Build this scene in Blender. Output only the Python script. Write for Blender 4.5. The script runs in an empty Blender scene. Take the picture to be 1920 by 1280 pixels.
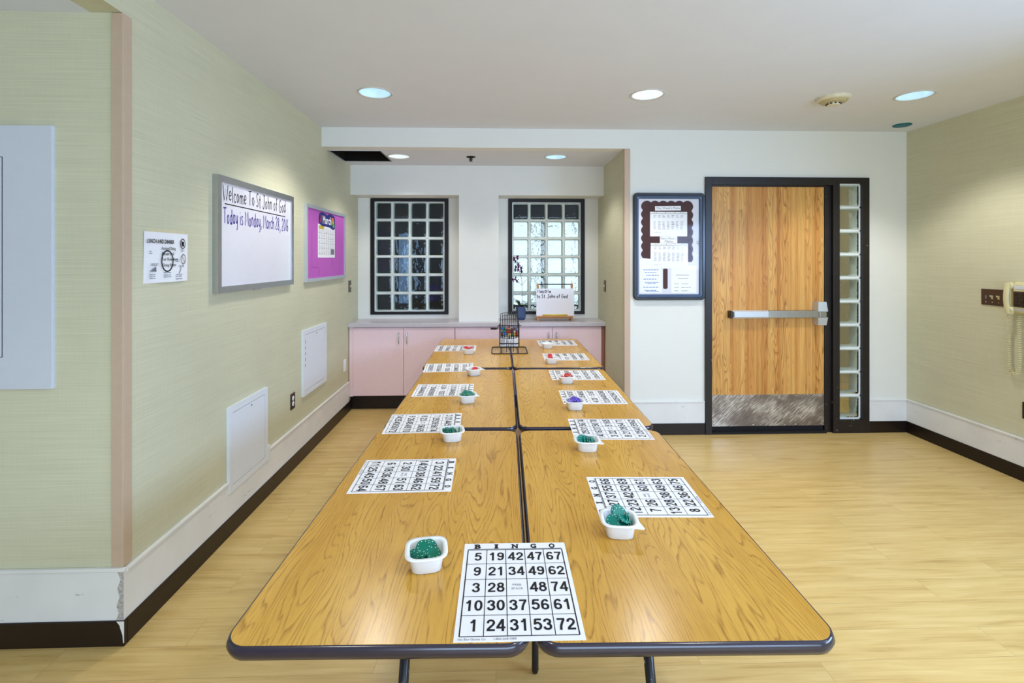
import bpy, bmesh, math, random
from mathutils import Vector, Matrix, Euler
random.seed(7)
PI = math.pi
R = math.radians
scn = bpy.context.scene
COL = scn.collection

# ------------------------------------------------------------------ camera
cd = bpy.data.cameras.new('camera')
cam = bpy.data.objects.new('camera', cd)
COL.objects.link(cam)
cd.sensor_fit = 'HORIZONTAL'
cd.sensor_width = 36.0
cd.lens = 36.0 * 925 / 1920
cd.shift_y = -155 / 1920
cd.clip_start = 0.05
cam.location = (0, 0, 1.52)
cam.rotation_euler = (PI / 2, 0, -math.atan(30 / 925))
scn.camera = cam

# ------------------------------------------------------------------ world, daylight, exposure
w = bpy.data.worlds.new('sky')
scn.world = w
w.use_nodes = True
bg = w.node_tree.nodes['Background']
bg.inputs[0].default_value = (0.78, 0.90, 1.0, 1)
bg.inputs[1].default_value = 1.3

def area_light(name, loc, rot, sx, sy, power, color, spread=180):
    ld = bpy.data.lights.new(name, 'AREA')
    ld.shape = 'RECTANGLE'
    ld.size, ld.size_y = sx, sy
    ld.energy = power
    ld.color = color
    ld.spread = R(spread)
    o = bpy.data.objects.new(name, ld)
    o.location = loc
    o.rotation_euler = rot
    COL.objects.link(o)
    return o
area_light('window_daylight', (1.2, -2.95, 1.2), (R(72), 0, 0), 3.6, 1.4, 120, (0.52, 0.72, 1.0))
area_light('right_window_daylight', (3.58, 0.3, 1.4), (R(66), 0, R(90)), 2.4, 1.5, 240, (0.38, 0.59, 1.0))
area_light('corridor_lamp', (2.9, 5.0, 2.6), (0, 0, 0), 2.2, 0.4, 16, (1.0, 0.93, 0.80))  # unseen light added so the corridor wall behind the sidelight is lit
scn.view_settings.view_transform = 'Standard'
scn.view_settings.look = 'None'
scn.view_settings.gamma = 1
scn.view_settings.use_curve_mapping = False
scn.view_settings.exposure = 0.03
DOWNLIGHT = 48
scn.cycles.use_denoising = True
scn.cycles.max_bounces = 10
scn.cycles.diffuse_bounces = 5
scn.cycles.transparent_max_bounces = 12
scn.cycles.sample_clamp_indirect = 6

# ------------------------------------------------------------------ materials
MATS = {}
def srgb(r, g, b):
    f = lambda c: (c / 255) / 12.92 if c / 255 <= 0.04045 else ((c / 255 + 0.055) / 1.055) ** 2.4
    return (f(r), f(g), f(b), 1)

class NT:
    def __init__(s, name):
        s.m = bpy.data.materials.new(name)
        s.m.use_nodes = True
        s.t = s.m.node_tree
        s.b = s.t.nodes['Principled BSDF']
        s.out = s.t.nodes['Material Output']
        MATS[name] = s.m
    def n(s, typ, **kw):
        nd = s.t.nodes.new(typ)
        for k, v in kw.items():
            setattr(nd, k, v)
        return nd
    def l(s, a, b):
        s.t.links.new(a, b)
    def coords(s, scale=(1, 1, 1), rot=(0, 0, 0), kind='Object'):
        tc = s.n('ShaderNodeTexCoord')
        mp = s.n('ShaderNodeMapping')
        mp.inputs['Scale'].default_value = scale
        mp.inputs['Rotation'].default_value = rot
        s.l(tc.outputs[kind], mp.inputs['Vector'])
        return mp.outputs['Vector']
    def noise(s, vec, scale=1, detail=3, rough=0.5, dist=0.0):
        nd = s.n('ShaderNodeTexNoise')
        nd.inputs['Scale'].default_value = scale
        nd.inputs['Detail'].default_value = detail
        nd.inputs['Roughness'].default_value = rough
        nd.inputs['Distortion'].default_value = dist
        s.l(vec, nd.inputs['Vector'])
        return nd.outputs['Fac']
    def ramp(s, fac, stops, interp='LINEAR'):
        nd = s.n('ShaderNodeValToRGB')
        cr = nd.color_ramp
        cr.interpolation = interp
        while len(cr.elements) < len(stops):
            cr.elements.new(0.5)
        for e, (p, c) in zip(cr.elements, stops):
            e.position = p
            e.color = c
        s.l(fac, nd.inputs[0])
        return nd.outputs[0]
    def math(s, op, a, b=None):
        nd = s.n('ShaderNodeMath', operation=op)
        for i, v in enumerate((a, b)):
            if v is None: continue
            if isinstance(v, (int, float)): nd.inputs[i].default_value = v
            else: s.l(v, nd.inputs[i])
        return nd.outputs[0]
    def mix(s, fac, a, b, mode='MIX'):
        nd = s.n('ShaderNodeMix', data_type='RGBA', blend_type=mode)
        for i, v in ((0, fac), (6, a), (7, b)):
            if isinstance(v, (int, float, tuple)): nd.inputs[i].default_value = v
            else: s.l(v, nd.inputs[i])
        return nd.outputs[2]
    def bump(s, h, strength=0.1, dist=0.01):
        nd = s.n('ShaderNodeBump')
        nd.inputs['Strength'].default_value = strength
        nd.inputs['Distance'].default_value = dist
        s.l(h, nd.inputs['Height'])
        s.l(nd.outputs[0], s.b.inputs['Normal'])
        return nd.outputs[0]
    def base(s, c):
        if isinstance(c, tuple): s.b.inputs['Base Color'].default_value = c
        else: s.l(c, s.b.inputs['Base Color'])
    def set(s, rough=None, metal=None, spec=None, coat=None):
        if rough is not None: s.b.inputs['Roughness'].default_value = rough
        if metal is not None: s.b.inputs['Metallic'].default_value = metal
        if spec is not None: s.b.inputs['Specular IOR Level'].default_value = spec
        if coat is not None: s.b.inputs['Coat Weight'].default_value = coat

def flat(name, c, rough=0.5, metal=0.0, spec=0.5, var=0.06, scale=30):
    """plain paint / plastic / metal with a faint procedural mottling"""
    t = NT(name)
    f = t.noise(t.coords(), scale, 2)
    lo = tuple(x * (1 - var) for x in c[:3]) + (1,)
    hi = tuple(min(1, x * (1 + var)) for x in c[:3]) + (1,)
    t.base(t.ramp(f, [(0.3, lo), (0.7, hi)]))
    t.set(rough, metal, spec)
    return t.m

def emis(name, c, s):
    t = NT(name)
    t.base(c)
    t.b.inputs['Emission Color'].default_value = c
    t.b.inputs['Emission Strength'].default_value = s
    return t.m

def wallpaper(name, c, amount, rough=0.75):
    t = NT(name)
    v = t.coords((2.6, 2.6, 330))
    f = t.noise(v, 1, 4, 0.6)
    v2 = t.coords((0.9, 0.9, 1.2))
    g = t.noise(v2, 2.0, 3)
    v3 = t.coords((150, 150, 9))
    h = t.noise(v3, 1, 1)
    a = t.math('ADD', t.math('MULTIPLY', f, 0.65), t.math('ADD', t.math('MULTIPLY', g, 0.25), t.math('MULTIPLY', h, 0.10)))
    lo = tuple(x * (1 - amount) for x in c[:3]) + (1,)
    hi = tuple(min(1, x * (1 + amount)) for x in c[:3]) + (1,)
    t.base(t.ramp(a, [(0.33, lo), (0.67, hi)]))
    t.bump(f, 0.06, 0.004)
    t.set(rough, 0, 0.3)
    return t.m

GRASS = wallpaper('grasscloth_wallpaper', srgb(205, 202, 173), 0.11)
PALEWALL = wallpaper('pale_wall_covering', srgb(230, 230, 224), 0.02)
CEIL = flat('ceiling_paint', srgb(222, 225, 232), 0.9, 0, 0.2, 0.01, 6)
def make_floor():
    t = NT('maple_vinyl_planks')
    v = t.coords()
    br = t.n('ShaderNodeTexBrick')
    br.offset = 0.37; br.offset_frequency = 2
    br.inputs['Color1'].default_value = (0.25, 0.25, 0.25, 1)
    br.inputs['Color2'].default_value = (0.85, 0.85, 0.85, 1)
    br.inputs['Mortar'].default_value = (0, 0, 0, 1)
    br.inputs['Scale'].default_value = 1.0
    br.inputs['Mortar Size'].default_value = 0.0012
    br.inputs['Mortar Smooth'].default_value = 0.3
    br.inputs['Bias'].default_value = 0.0
    br.inputs['Brick Width'].default_value = 1.22
    br.inputs['Row Height'].default_value = 0.152
    t.l(v, br.inputs['Vector'])
    # every plank shifts its own grain
    add = t.n('ShaderNodeVectorMath', operation='MULTIPLY_ADD')
    t.l(br.outputs['Color'], add.inputs[0])
    add.inputs[1].default_value = (7.3, 3.1, 0)
    t.l(v, add.inputs[2])
    mp = t.n('ShaderNodeMapping'); mp.inputs['Scale'].default_value = (1.3, 16, 1)
    t.l(add.outputs[0], mp.inputs['Vector'])
    g = t.noise(mp.outputs[0], 1.6, 5, 0.6, 0.5)
    mp2 = t.n('ShaderNodeMapping'); mp2.inputs['Scale'].default_value = (2.5, 90, 1)
    t.l(add.outputs[0], mp2.inputs['Vector'])
    f = t.noise(mp2.outputs[0], 1.5, 3, 0.6)
    s = t.math('ADD', t.math('MULTIPLY', g, 0.72), t.math('MULTIPLY', f, 0.28))
    wood = t.ramp(s, [(0.30, srgb(178, 142, 82)), (0.44, srgb(206, 173, 107)), (0.58, srgb(216, 186, 121)), (0.72, srgb(224, 196, 137))])
    tone = t.mix(0.5, wood, t.mix(1.0, wood, t.ramp(br.outputs['Color'], [(0, (0.90, 0.90, 0.9, 1)), (1, (1.05, 1.04, 1.02, 1))]), 'MULTIPLY'))
    t.base(t.mix(t.math('MULTIPLY', br.outputs['Fac'], 0.35), tone, srgb(120, 94, 62)))
    t.bump(f, 0.03, 0.002)
    t.set(0.30, 0, 0.42)
    return t.m
FLOOR = make_floor()

def make_oak():
    """plain-sawn oak print: thin dark growth lines read off a stretched noise field, broken by pores"""
    t = NT('oak_laminate')
    tc = t.n('ShaderNodeTexCoord'); oi = t.n('ShaderNodeObjectInfo')
    off = t.n('ShaderNodeVectorMath', operation='MULTIPLY_ADD'); cb = t.n('ShaderNodeCombineXYZ')
    for i in range(3): t.l(oi.outputs['Random'], cb.inputs[i])
    t.l(cb.outputs[0], off.inputs[0]); off.inputs[1].default_value = (23, 11, 5)
    t.l(tc.outputs['Object'], off.inputs[2])
    def mapped(sc):
        mp = t.n('ShaderNodeMapping'); mp.inputs['Scale'].default_value = sc
        t.l(off.outputs[0], mp.inputs['Vector']); return mp.outputs[0]
    n = t.noise(mapped((6.2, 0.58, 1)), 1.7, 1.6, 0.42, 0.15)
    warp = t.noise(mapped((40, 7, 1)), 1, 2, 0.5)
    n = t.math('ADD', n, t.math('MULTIPLY', warp, 0.03))
    ring = t.math('FRACT', t.math('MULTIPLY', n, 29))
    line = t.ramp(ring, [(0.0, (1, 1, 1, 1)), (0.08, (0.75, 0.75, 0.75, 1)), (0.28, (0.06, 0.06, 0.06, 1)), (0.90, (0, 0, 0, 1)), (1.0, (0.7, 0.7, 0.7, 1))])
    brk = t.ramp(t.noise(mapped((170, 15, 1)), 1, 3, 0.65), [(0.34, (0.15, 0.15, 0.15, 1)), (0.58, (1, 1, 1, 1))])
    pore = t.ramp(t.noise(mapped((330, 13, 1)), 1, 2, 0.6), [(0.50, (0, 0, 0, 1)), (0.72, (0.75, 0.75, 0.75, 1))])
    tone = t.ramp(t.noise(mapped((9, 0.9, 1)), 1, 2), [(0.3, srgb(204, 152, 58)), (0.7, srgb(220, 171, 76))])
    dark = t.math('MAXIMUM', t.math('MULTIPLY', line, brk), t.math('MULTIPLY', pore, 0.55))
    t.base(t.mix(t.math('MULTIPLY', dark, 0.72), tone, srgb(128, 78, 14)))
    t.bump(dark, -0.02, 0.001)
    t.set(0.22, 0, 0.45)
    return t.m
OAK = make_oak()
def make_doorwood():
    t = NT('door_veneer')
    n = t.noise(t.coords((8.5, 1, 0.8)), 1.4, 2, 0.4, 0.3)
    w_ = t.noise(t.coords((30, 1, 6)), 1, 2)
    n = t.math('ADD', n, t.math('MULTIPLY', w_, 0.03))
    ring = t.math('FRACT', t.math('MULTIPLY', n, 17))
    line = t.ramp(ring, [(0.0, (1, 1, 1, 1)), (0.22, (0.35, 0.35, 0.35, 1)), (0.5, (0, 0, 0, 1)), (0.92, (0, 0, 0, 1)), (1.0, (0.8, 0.8, 0.8, 1))])
    band = t.ramp(t.noise(t.coords((17, 1, 0.12)), 1, 3, 0.6), [(0.30, srgb(186, 120, 56)), (0.45, srgb(210, 150, 76)), (0.56, srgb(224, 174, 98)), (0.70, srgb(196, 130, 64))])
    fine = t.ramp(t.noise(t.coords((130, 1, 3.5)), 1, 3, 0.6), [(0.35, (0.86, 0.84, 0.80, 1)), (0.65, (1.05, 1.05, 1.05, 1))])
    clus = t.ramp(t.noise(t.coords((9, 1, 0.10), (0, 0, 0)), 1.3, 1), [(0.40, (0.15, 0.15, 0.15, 1)), (0.60, (1, 1, 1, 1))])
    c = t.mix(1.0, band, fine, 'MULTIPLY')
    t.base(t.mix(t.math('MULTIPLY', t.math('MULTIPLY', line, clus), 0.80), c, srgb(134, 74, 24)))
    t.set(0.42, 0, 0.4)
    return t.m
DOORWOOD = make_doorwood()

def make_scuffed_white():
    t = NT('scuffed_white_base')
    f = t.noise(t.coords((3, 3, 26)), 2.0, 5, 0.65)
    g = t.noise(t.coords((1, 1, 1)), 55, 2, 0.6)
    m = t.math('MULTIPLY', t.math('GREATER_THAN', f, 0.66), t.math('GREATER_THAN', g, 0.52))
    h = t.ramp(t.noise(t.coords(), 4, 3), [(0.3, srgb(222, 222, 220)), (0.7, srgb(232, 232, 230))])
    t.base(t.mix(t.math('MULTIPLY', m, 0.6), h, srgb(120, 112, 104)))
    t.set(0.5, 0, 0.4)
    return t.m
WHITEBASE = make_scuffed_white()
CHIPPED = flat('chipped_grey_paint', srgb(176, 172, 166), 0.7, 0, 0.2, 0.35, 140)
COVE = flat('brown_rubber_cove', srgb(28, 17, 13), 0.35, 0, 0.4, 0.1)
def make_frame_black():
    t = NT('chipped_black_frame_paint')
    f = t.noise(t.coords(), 42, 3, 0.7)
    g = t.noise(t.coords((1, 1, 0.6)), 2.2, 2)
    m = t.math('MULTIPLY', t.math('GREATER_THAN', f, 0.70), t.math('GREATER_THAN', g, 0.60))
    t.base(t.mix(m, srgb(25, 19, 18), srgb(190, 185, 180)))
    t.set(0.38, 0, 0.5)
    return t.m
FRAME = make_frame_black()
WINFRAME = flat('black_window_frame', srgb(16, 15, 20), 0.45, 0, 0.35)
GUARD = flat('tan_corner_guard', srgb(196, 172, 148), 0.42, 0, 0.45, 0.02)
PAPER = flat('white_paper', srgb(240, 240, 243), 0.6, 0, 0.35, 0.01)
INK = flat('black_ink', srgb(20, 20, 24), 0.55, 0, 0.3)
GREYINK = flat('grey_ink', srgb(120, 122, 130), 0.6, 0, 0.3)
PALEINK = flat('pale_grey_ink', srgb(186, 188, 196), 0.6, 0, 0.3)
BLUEINK = flat('blue_ink', srgb(60, 110, 190), 0.6, 0, 0.3)
PURPLEINK = flat('purple_marker_ink', srgb(66, 40, 150), 0.5, 0, 0.3)
EDGE = flat('dark_vinyl_edge', srgb(42, 35, 50), 0.18, 0, 0.7)
BLACKMET = flat('black_enamel_steel', srgb(18, 17, 20), 0.35, 0, 0.5)
def make_speckled():
    t = NT('chipped_black_enamel')
    f = t.noise(t.coords((1, 1, 0.6)), 70, 2, 0.7)
    t.base(t.mix(t.math('GREATER_THAN', f, 0.675), srgb(20, 20, 24), srgb(200, 202, 208)))
    t.set(0.28, 0, 0.5)
    return t.m
LEGMET = make_speckled()
TUB = flat('white_plastic', srgb(238, 240, 240), 0.3, 0, 0.5, 0.01)
TEAL = flat('teal_chip_plastic', srgb(0, 122, 108), 0.38, 0, 0.35, 0.08)
GREENCHIP = flat('green_chip_plastic', srgb(0, 112, 88), 0.38, 0, 0.35, 0.08)
RED = flat('red_chip_plastic', srgb(196, 30, 36), 0.25, 0, 0.5, 0.08)
PURPLE = flat('purple_chip_plastic', srgb(70, 42, 176), 0.25, 0, 0.5, 0.08)
CHIPDOT = flat('white_chip_dot', srgb(225, 238, 226), 0.3, 0, 0.5)
PINK = flat('pink_laminate', srgb(240, 210, 215), 0.42, 0, 0.45, 0.015)
BROWNPANEL = flat('brown_filler_panel', srgb(150, 96, 78), 0.5, 0, 0.4)
COUNTER = flat('grey_laminate_counter', srgb(190, 184, 190), 0.28, 0, 0.5, 0.02)
CHROME = flat('brushed_chrome', srgb(200, 202, 205), 0.22, 1.0, 0.5, 0.03)
STEEL = flat('satin_steel', srgb(176, 172, 164), 0.34, 1.0, 0.5, 0.04)
ALU = flat('aluminium_frame', srgb(188, 190, 192), 0.33, 1.0, 0.5, 0.03)
BRIGHTALU = flat('bright_aluminium_frame', srgb(206, 211, 216), 0.4, 0.6, 0.5, 0.02)
WHITEBOARD = flat('dry_erase_surface', srgb(226, 224, 232), 0.12, 0, 0.5, 0.01)
MAGENTA = flat('magenta_backing_paper', srgb(186, 94, 184), 0.65, 0, 0.3, 0.03, 3)
PANELWHITE = flat('white_panel_paint', srgb(224, 228, 234), 0.5, 0, 0.4, 0.01)
PANELGREY = flat('pale_grey_panel_paint', srgb(206, 210, 218), 0.5, 0, 0.4, 0.01)
GAP = flat('dark_gap', srgb(34, 32, 34), 0.7, 0, 0.2)
BROWNPLATE = flat('brown_cover_plate', srgb(74, 52, 38), 0.35, 0, 0.5)
DARKPLATE = flat('dark_brown_cover_plate', srgb(40, 27, 22), 0.35, 0, 0.5)
IVORY = flat('ivory_plastic', srgb(216, 206, 168), 0.35, 0, 0.5, 0.03)
PHONE = flat('beige_phone_plastic', srgb(214, 206, 160), 0.35, 0, 0.5, 0.03)
KEYS = flat('dark_phone_keys', srgb(70, 58, 44), 0.4, 0, 0.5)
DETECT = flat('cream_detector_plastic', srgb(216, 208, 180), 0.45, 0, 0.4)
DETECTTAN = flat('tan_detector_plastic', srgb(186, 172, 128), 0.45, 0, 0.4)
DISC = flat('teal_disc_paint', srgb(0, 104, 116), 0.5, 0, 0.4)
HATCH = flat('dark_hatch_void', srgb(30, 28, 24), 0.9, 0, 0.1)
MORTAR = flat('white_block_mortar', srgb(238, 240, 238), 0.7, 0, 0.3, 0.02)
BLOCKSIDE = flat('pale_green_block_wall', srgb(206, 216, 212), 0.25, 0, 0.5, 0.10, 14)
REFLECT = flat('white_reflector', srgb(236, 240, 242), 0.2, 0.25, 0.5, 0.02)
TRIMWHITE = flat('white_light_trim', srgb(205, 203, 198), 0.4, 0, 0.5)
LAMPBLUE = emis('cool_lamp_tube', (0.42, 0.78, 1.0, 1), 4.2)
LAMPWHITE = emis('neutral_lamp_tube', (0.92, 0.98, 1.0, 1), 4.2)
SHEENFRAME = flat('blue_black_case_frame', srgb(24, 28, 38), 0.25, 0, 0.55)  # black frame, its bluish reflections put into the colour
CASEINNER = flat('blue_case_bezel', srgb(52, 76, 112), 0.3, 0, 0.5)  # blue reflection along the black case painted into the bezel colour
CASEBACK = flat('pale_case_backing', srgb(222, 222, 230), 0.6, 0, 0.3, 0.01)
MAROON = flat('dark_maroon_border', srgb(70, 40, 40), 0.6, 0, 0.3)
BLUEPOT = flat('blue_glazed_pot', srgb(46, 66, 108), 0.22, 0, 0.5)
LEAF = flat('dark_green_leaf', srgb(26, 52, 30), 0.35, 0, 0.5, 0.2)
STEM = flat('green_stem', srgb(86, 104, 70), 0.5, 0, 0.4)
PETAL = flat('purple_orchid_petal', srgb(112, 28, 100), 0.5, 0, 0.4, 0.2)
SOIL = flat('bark_soil', srgb(64, 44, 30), 0.9, 0, 0.2, 0.3)
PINE = flat('pine_easel_wood', srgb(196, 142, 90), 0.5, 0, 0.4, 0.1)
YELLOW = flat('yellow_marker_plastic', srgb(212, 186, 40), 0.4, 0, 0.5)
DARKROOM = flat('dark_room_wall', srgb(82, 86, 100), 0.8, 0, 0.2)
TANWALL = flat('tan_corridor_wall', srgb(180, 164, 130), 0.8, 0, 0.2)
MARCHBLUE = flat('deep_blue_card', srgb(30, 34, 120), 0.5, 0, 0.4)
ORANGE = flat('orange_card', srgb(240, 130, 30), 0.5, 0, 0.4)
LIME = flat('green_card', srgb(90, 170, 60), 0.5, 0, 0.4)

def make_kick():
    t = NT('scratched_kick_plate')
    mp = t.n('ShaderNodeMapping'); mp.inputs['Scale'].default_value = (9, 1, 150)
    t.l(t.coords((1, 1, 1), (0, R(42), 0)), mp.inputs['Vector'])
    a = t.noise(mp.outputs[0], 1.2, 3, 0.7)
    b = t.noise(t.coords((3, 1, 5)), 1.6, 2)
    c = t.math('MULTIPLY', a, t.math('ADD', b, 0.25))
    t.base(t.ramp(c, [(0.24, srgb(120, 110, 104)), (0.38, srgb(150, 142, 136)), (0.50, srgb(226, 224, 220))]))
    t.set(0.36, 0.8, 0.5)
    return t.m
KICK = make_kick()

def make_block_front():
    """clear pressed-glass face: see-through with a fresnel sheen"""
    t = NT('clear_block_face')
    tr = t.n('ShaderNodeBsdfTransparent'); tr.inputs[0].default_value = (0.90, 0.95, 0.93, 1)
    gl = t.n('ShaderNodeBsdfGlossy'); gl.inputs['Roughness'].default_value = 0.04
    fr = t.n('ShaderNodeFresnel'); fr.inputs[0].default_value = 1.45
    bp = t.n('ShaderNodeBump'); bp.inputs['Strength'].default_value = 0.25; bp.inputs['Distance'].default_value = 0.01
    t.l(t.noise(t.coords(), 22, 2), bp.inputs['Height'])
    t.l(bp.outputs[0], gl.inputs['Normal']); t.l(bp.outputs[0], fr.inputs['Normal'])
    mx = t.n('ShaderNodeMixShader')
    t.l(fr.outputs[0], mx.inputs[0]); t.l(tr.outputs[0], mx.inputs[1]); t.l(gl.outputs[0], mx.inputs[2])
    t.l(mx.outputs[0], t.out.inputs['Surface'])
    return t.m
def make_block_back():
    """wavy rear face that bends what lies beyond it"""
    t = NT('wavy_block_face')
    rf = t.n('ShaderNodeBsdfRefraction'); rf.inputs['IOR'].default_value = 1.18; rf.inputs['Roughness'].default_value = 0.03
    rf.inputs[0].default_value = (0.88, 0.95, 0.96, 1)
    tr = t.n('ShaderNodeBsdfTransparent'); tr.inputs[0].default_value = (0.88, 0.95, 0.96, 1)
    bp = t.n('ShaderNodeBump'); bp.inputs['Strength'].default_value = 0.8; bp.inputs['Distance'].default_value = 0.03
    t.l(t.noise(t.coords((1, 1, 0.8)), 14, 2), bp.inputs['Height'])
    t.l(bp.outputs[0], rf.inputs['Normal'])
    mx = t.n('ShaderNodeMixShader'); mx.inputs[0].default_value = 0.45
    t.l(rf.outputs[0], mx.inputs[1]); t.l(tr.outputs[0], mx.inputs[2])
    t.l(mx.outputs[0], t.out.inputs['Surface'])
    return t.m
def make_tinted():
    t = NT('tinted_pane')
    tr = t.n('ShaderNodeBsdfTransparent'); tr.inputs[0].default_value = (0.42, 0.50, 0.62, 1)
    t.l(tr.outputs[0], t.out.inputs['Surface'])
    return t.m
TINTED = make_tinted()
def make_acrylic():
    t = NT('clear_acrylic')
    tr = t.n('ShaderNodeBsdfTransparent')
    gl = t.n('ShaderNodeBsdfGlossy'); gl.inputs['Roughness'].default_value = 0.05
    mx = t.n('ShaderNodeMixShader'); mx.inputs[0].default_value = 0.006
    t.l(tr.outputs[0], mx.inputs[1]); t.l(gl.outputs[0], mx.inputs[2])
    t.l(mx.outputs[0], t.out.inputs['Surface'])
    return t.m
BLOCKFRONT, BLOCKBACK, ACRYLIC = make_block_front(), make_block_back(), make_acrylic()

# ------------------------------------------------------------------ mesh builder
class MB:
    def __init__(s):
        s.bm = bmesh.new()
    def _tag(s, faces, mi, smooth=False):
        for f in faces:
            f.material_index = mi
            f.smooth = smooth
        return s
    def box(s, x0, y0, z0, x1, y1, z1, mi=0, bev=0.0, seg=2):
        x0, x1 = sorted((x0, x1)); y0, y1 = sorted((y0, y1)); z0, z1 = sorted((z0, z1))
        m = Matrix.Translation(((x0 + x1) / 2, (y0 + y1) / 2, (z0 + z1) / 2)) @ Matrix.Diagonal((x1 - x0, y1 - y0, z1 - z0, 1))
        vs = bmesh.ops.create_cube(s.bm, size=1, matrix=m)['verts']
        fs = set(f for v in vs for f in v.link_faces)
        s._tag(fs, mi)
        if bev:
            es = set(e for v in vs for e in v.link_edges)
            r = bmesh.ops.bevel(s.bm, geom=list(es), offset=bev, segments=seg, affect='EDGES', profile=0.5)
            s._tag(r['faces'], mi, False)
        return s
    def quad(s, pts, mi=0, smooth=False):
        vs = [s.bm.verts.new(p) for p in pts]
        f = s.bm.faces.new(vs); f.material_index = mi; f.smooth = smooth
        return s
    def prism(s, poly, z0, z1, mi=0, top_mi=None, cap_bottom=True):
        lo = [s.bm.verts.new((x, y, z0)) for x, y in poly]
        hi = [s.bm.verts.new((x, y, z1)) for x, y in poly]
        n = len(poly)
        if cap_bottom: s.bm.faces.new(lo[::-1]).material_index = mi
        s.bm.faces.new(hi).material_index = mi if top_mi is None else top_mi
        for i in range(n):
            s.bm.faces.new((lo[i], lo[(i + 1) % n], hi[(i + 1) % n], hi[i])).material_index = mi
        return s
    def loft(s, rings, mi=0, smooth=True, close=True, cap0=False, cap1=False):
        vr = [[s.bm.verts.new(p) for p in r] for r in rings]
        n = len(vr[0])
        for a, b in zip(vr, vr[1:]):
            for i in range(n if close else n - 1):
                f = s.bm.faces.new((a[i], a[(i + 1) % n], b[(i + 1) % n], b[i]))
                f.material_index = mi; f.smooth = smooth
        if cap0:
            f = s.bm.faces.new(vr[0][::-1]); f.material_index = mi
        if cap1:
            f = s.bm.faces.new(vr[-1]); f.material_index = mi
        return s
    def lathe(s, prof, c=(0, 0, 0), n=24, mi=0, cap0=False, cap1=False, smooth=True):
        rings = [[(c[0] + r * math.cos(2 * PI * k / n), c[1] + r * math.sin(2 * PI * k / n), c[2] + z) for k in range(n)] for r, z in prof]
        return s.loft(rings, mi, smooth, True, cap0, cap1)
    def tube(s, path, r, n=8, mi=0, closed=False, caps=True):
        P = [Vector(p) for p in path]
        m = len(P)
        rings = []
        up = None
        for i in range(m):
            if closed: t = (P[(i + 1) % m] - P[i - 1])
            else: t = P[min(i + 1, m - 1)] - P[max(i - 1, 0)]
            t.normalize()
            if up is None:
                up = Vector((0, 0, 1)) if abs(t.z) < 0.9 else Vector((1, 0, 0))
            a = t.cross(up); a.normalize()
            b = a.cross(t); b.normalize()
            up = b
            rr = r[i] if isinstance(r, (list, tuple)) else r
            rings.append([P[i] + rr * (math.cos(2 * PI * k / n) * a + math.sin(2 * PI * k / n) * b) for k in range(n)])
        if closed: rings.append(rings[0])
        return s.loft(rings, mi, True, True, caps and not closed, caps and not closed)
    def glyphs(s, data, x, y, z, sx, sy, mi=0):
        vs, fs = data
        bv = [s.bm.verts.new((x + vx * sx, y + vy * sy, z)) for vx, vy in vs]
        for f in fs:
            try:
                s.bm.faces.new([bv[i] for i in f]).material_index = mi
            except ValueError:
                pass
        return s
    def build(s, name, mats, parent=None, loc=None, weld=False):
        if weld: bmesh.ops.remove_doubles(s.bm, verts=s.bm.verts, dist=1e-5)
        bmesh.ops.recalc_face_normals(s.bm, faces=s.bm.faces)
        me = bpy.data.meshes.new(name)
        s.bm.to_mesh(me); s.bm.free()
        for m in (mats if isinstance(mats, (list, tuple)) else [mats]): me.materials.append(m)
        o = bpy.data.objects.new(name, me)
        COL.objects.link(o)
        if parent is not None: o.parent = parent
        if loc is not None: o.location = loc
        return o

def tag(o, label, cat, group=None, kind=None):
    o['label'] = label; o['category'] = cat
    if group: o['group'] = group
    if kind: o['kind'] = kind
    return o
def thing(name, label, cat, loc=(0, 0, 0), rot=(0, 0, 0), group=None):
    o = bpy.data.objects.new(name, None)
    COL.objects.link(o)
    o.empty_display_size = 0.05
    o.location = loc; o.rotation_euler = rot
    return tag(o, label, cat, group)
def struct(o, label=None):
    o['kind'] = 'structure'
    if label: o['label'] = label
    return o
LEFTWALL = (PI / 2, 0, PI / 2)     # local x runs into the room depth, y up, z out of the wall
BACKWALL = (PI / 2, 0, 0)
RIGHTWALL = (PI / 2, 0, -PI / 2)

# ------------------------------------------------------------------ lettering
_gl = {}
def glyph(ch, off=0.0):
    k = (ch, off)
    if k not in _gl:
        cu = bpy.data.curves.new('lettering', 'FONT')
        cu.body = ch; cu.size = 1.0; cu.offset = off; cu.resolution_u = 4
        ob = bpy.data.objects.new('lettering', cu)
        me = bpy.data.meshes.new_from_object(ob)
        vs = [(v.co.x, v.co.y) for v in me.vertices]
        fs = [tuple(p.vertices) for p in me.polygons]
        bpy.data.objects.remove(ob); bpy.data.curves.remove(cu); bpy.data.meshes.remove(me)
        x0 = min((v[0] for v in vs), default=0); x1 = max((v[0] for v in vs), default=0.25)
        _gl[k] = ([(a - x0, b) for a, b in vs], fs), x1 - x0
    return _gl[k]
_one = [(0.17, 0.0), (0.31, 0.0), (0.31, 0.72), (0.20, 0.72), (0.16, 0.62), (0.03, 0.58), (0.03, 0.475), (0.17, 0.475)]
_gl['one'] = (_one, [tuple(range(8))]), 0.31
CAPH = 0.72
def text(mb, body, x, y, z, h, mi, off=0.0, align='L', gap=0.09, width=None, xs=1.0):
    """draws body with cap height h, baseline y; returns the drawn width"""
    k = h / CAPH
    adv = 0
    spots = []
    for ch in body:
        if ch == ' ':
            adv += 0.30; continue
        g, wd = _gl['one'] if ch == '1' and off > 0.015 else glyph(ch, off)
        spots.append((g, adv)); adv += wd + gap
    adv -= gap
    kx = k * xs if width is None else width / adv
    x0 = x - (adv * kx / 2 if align == 'C' else adv * kx if align == 'R' else 0)
    for g, a in spots:
        mb.glyphs(g, x0 + a * kx, y, z, kx, k, mi)
    return adv * kx

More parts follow.
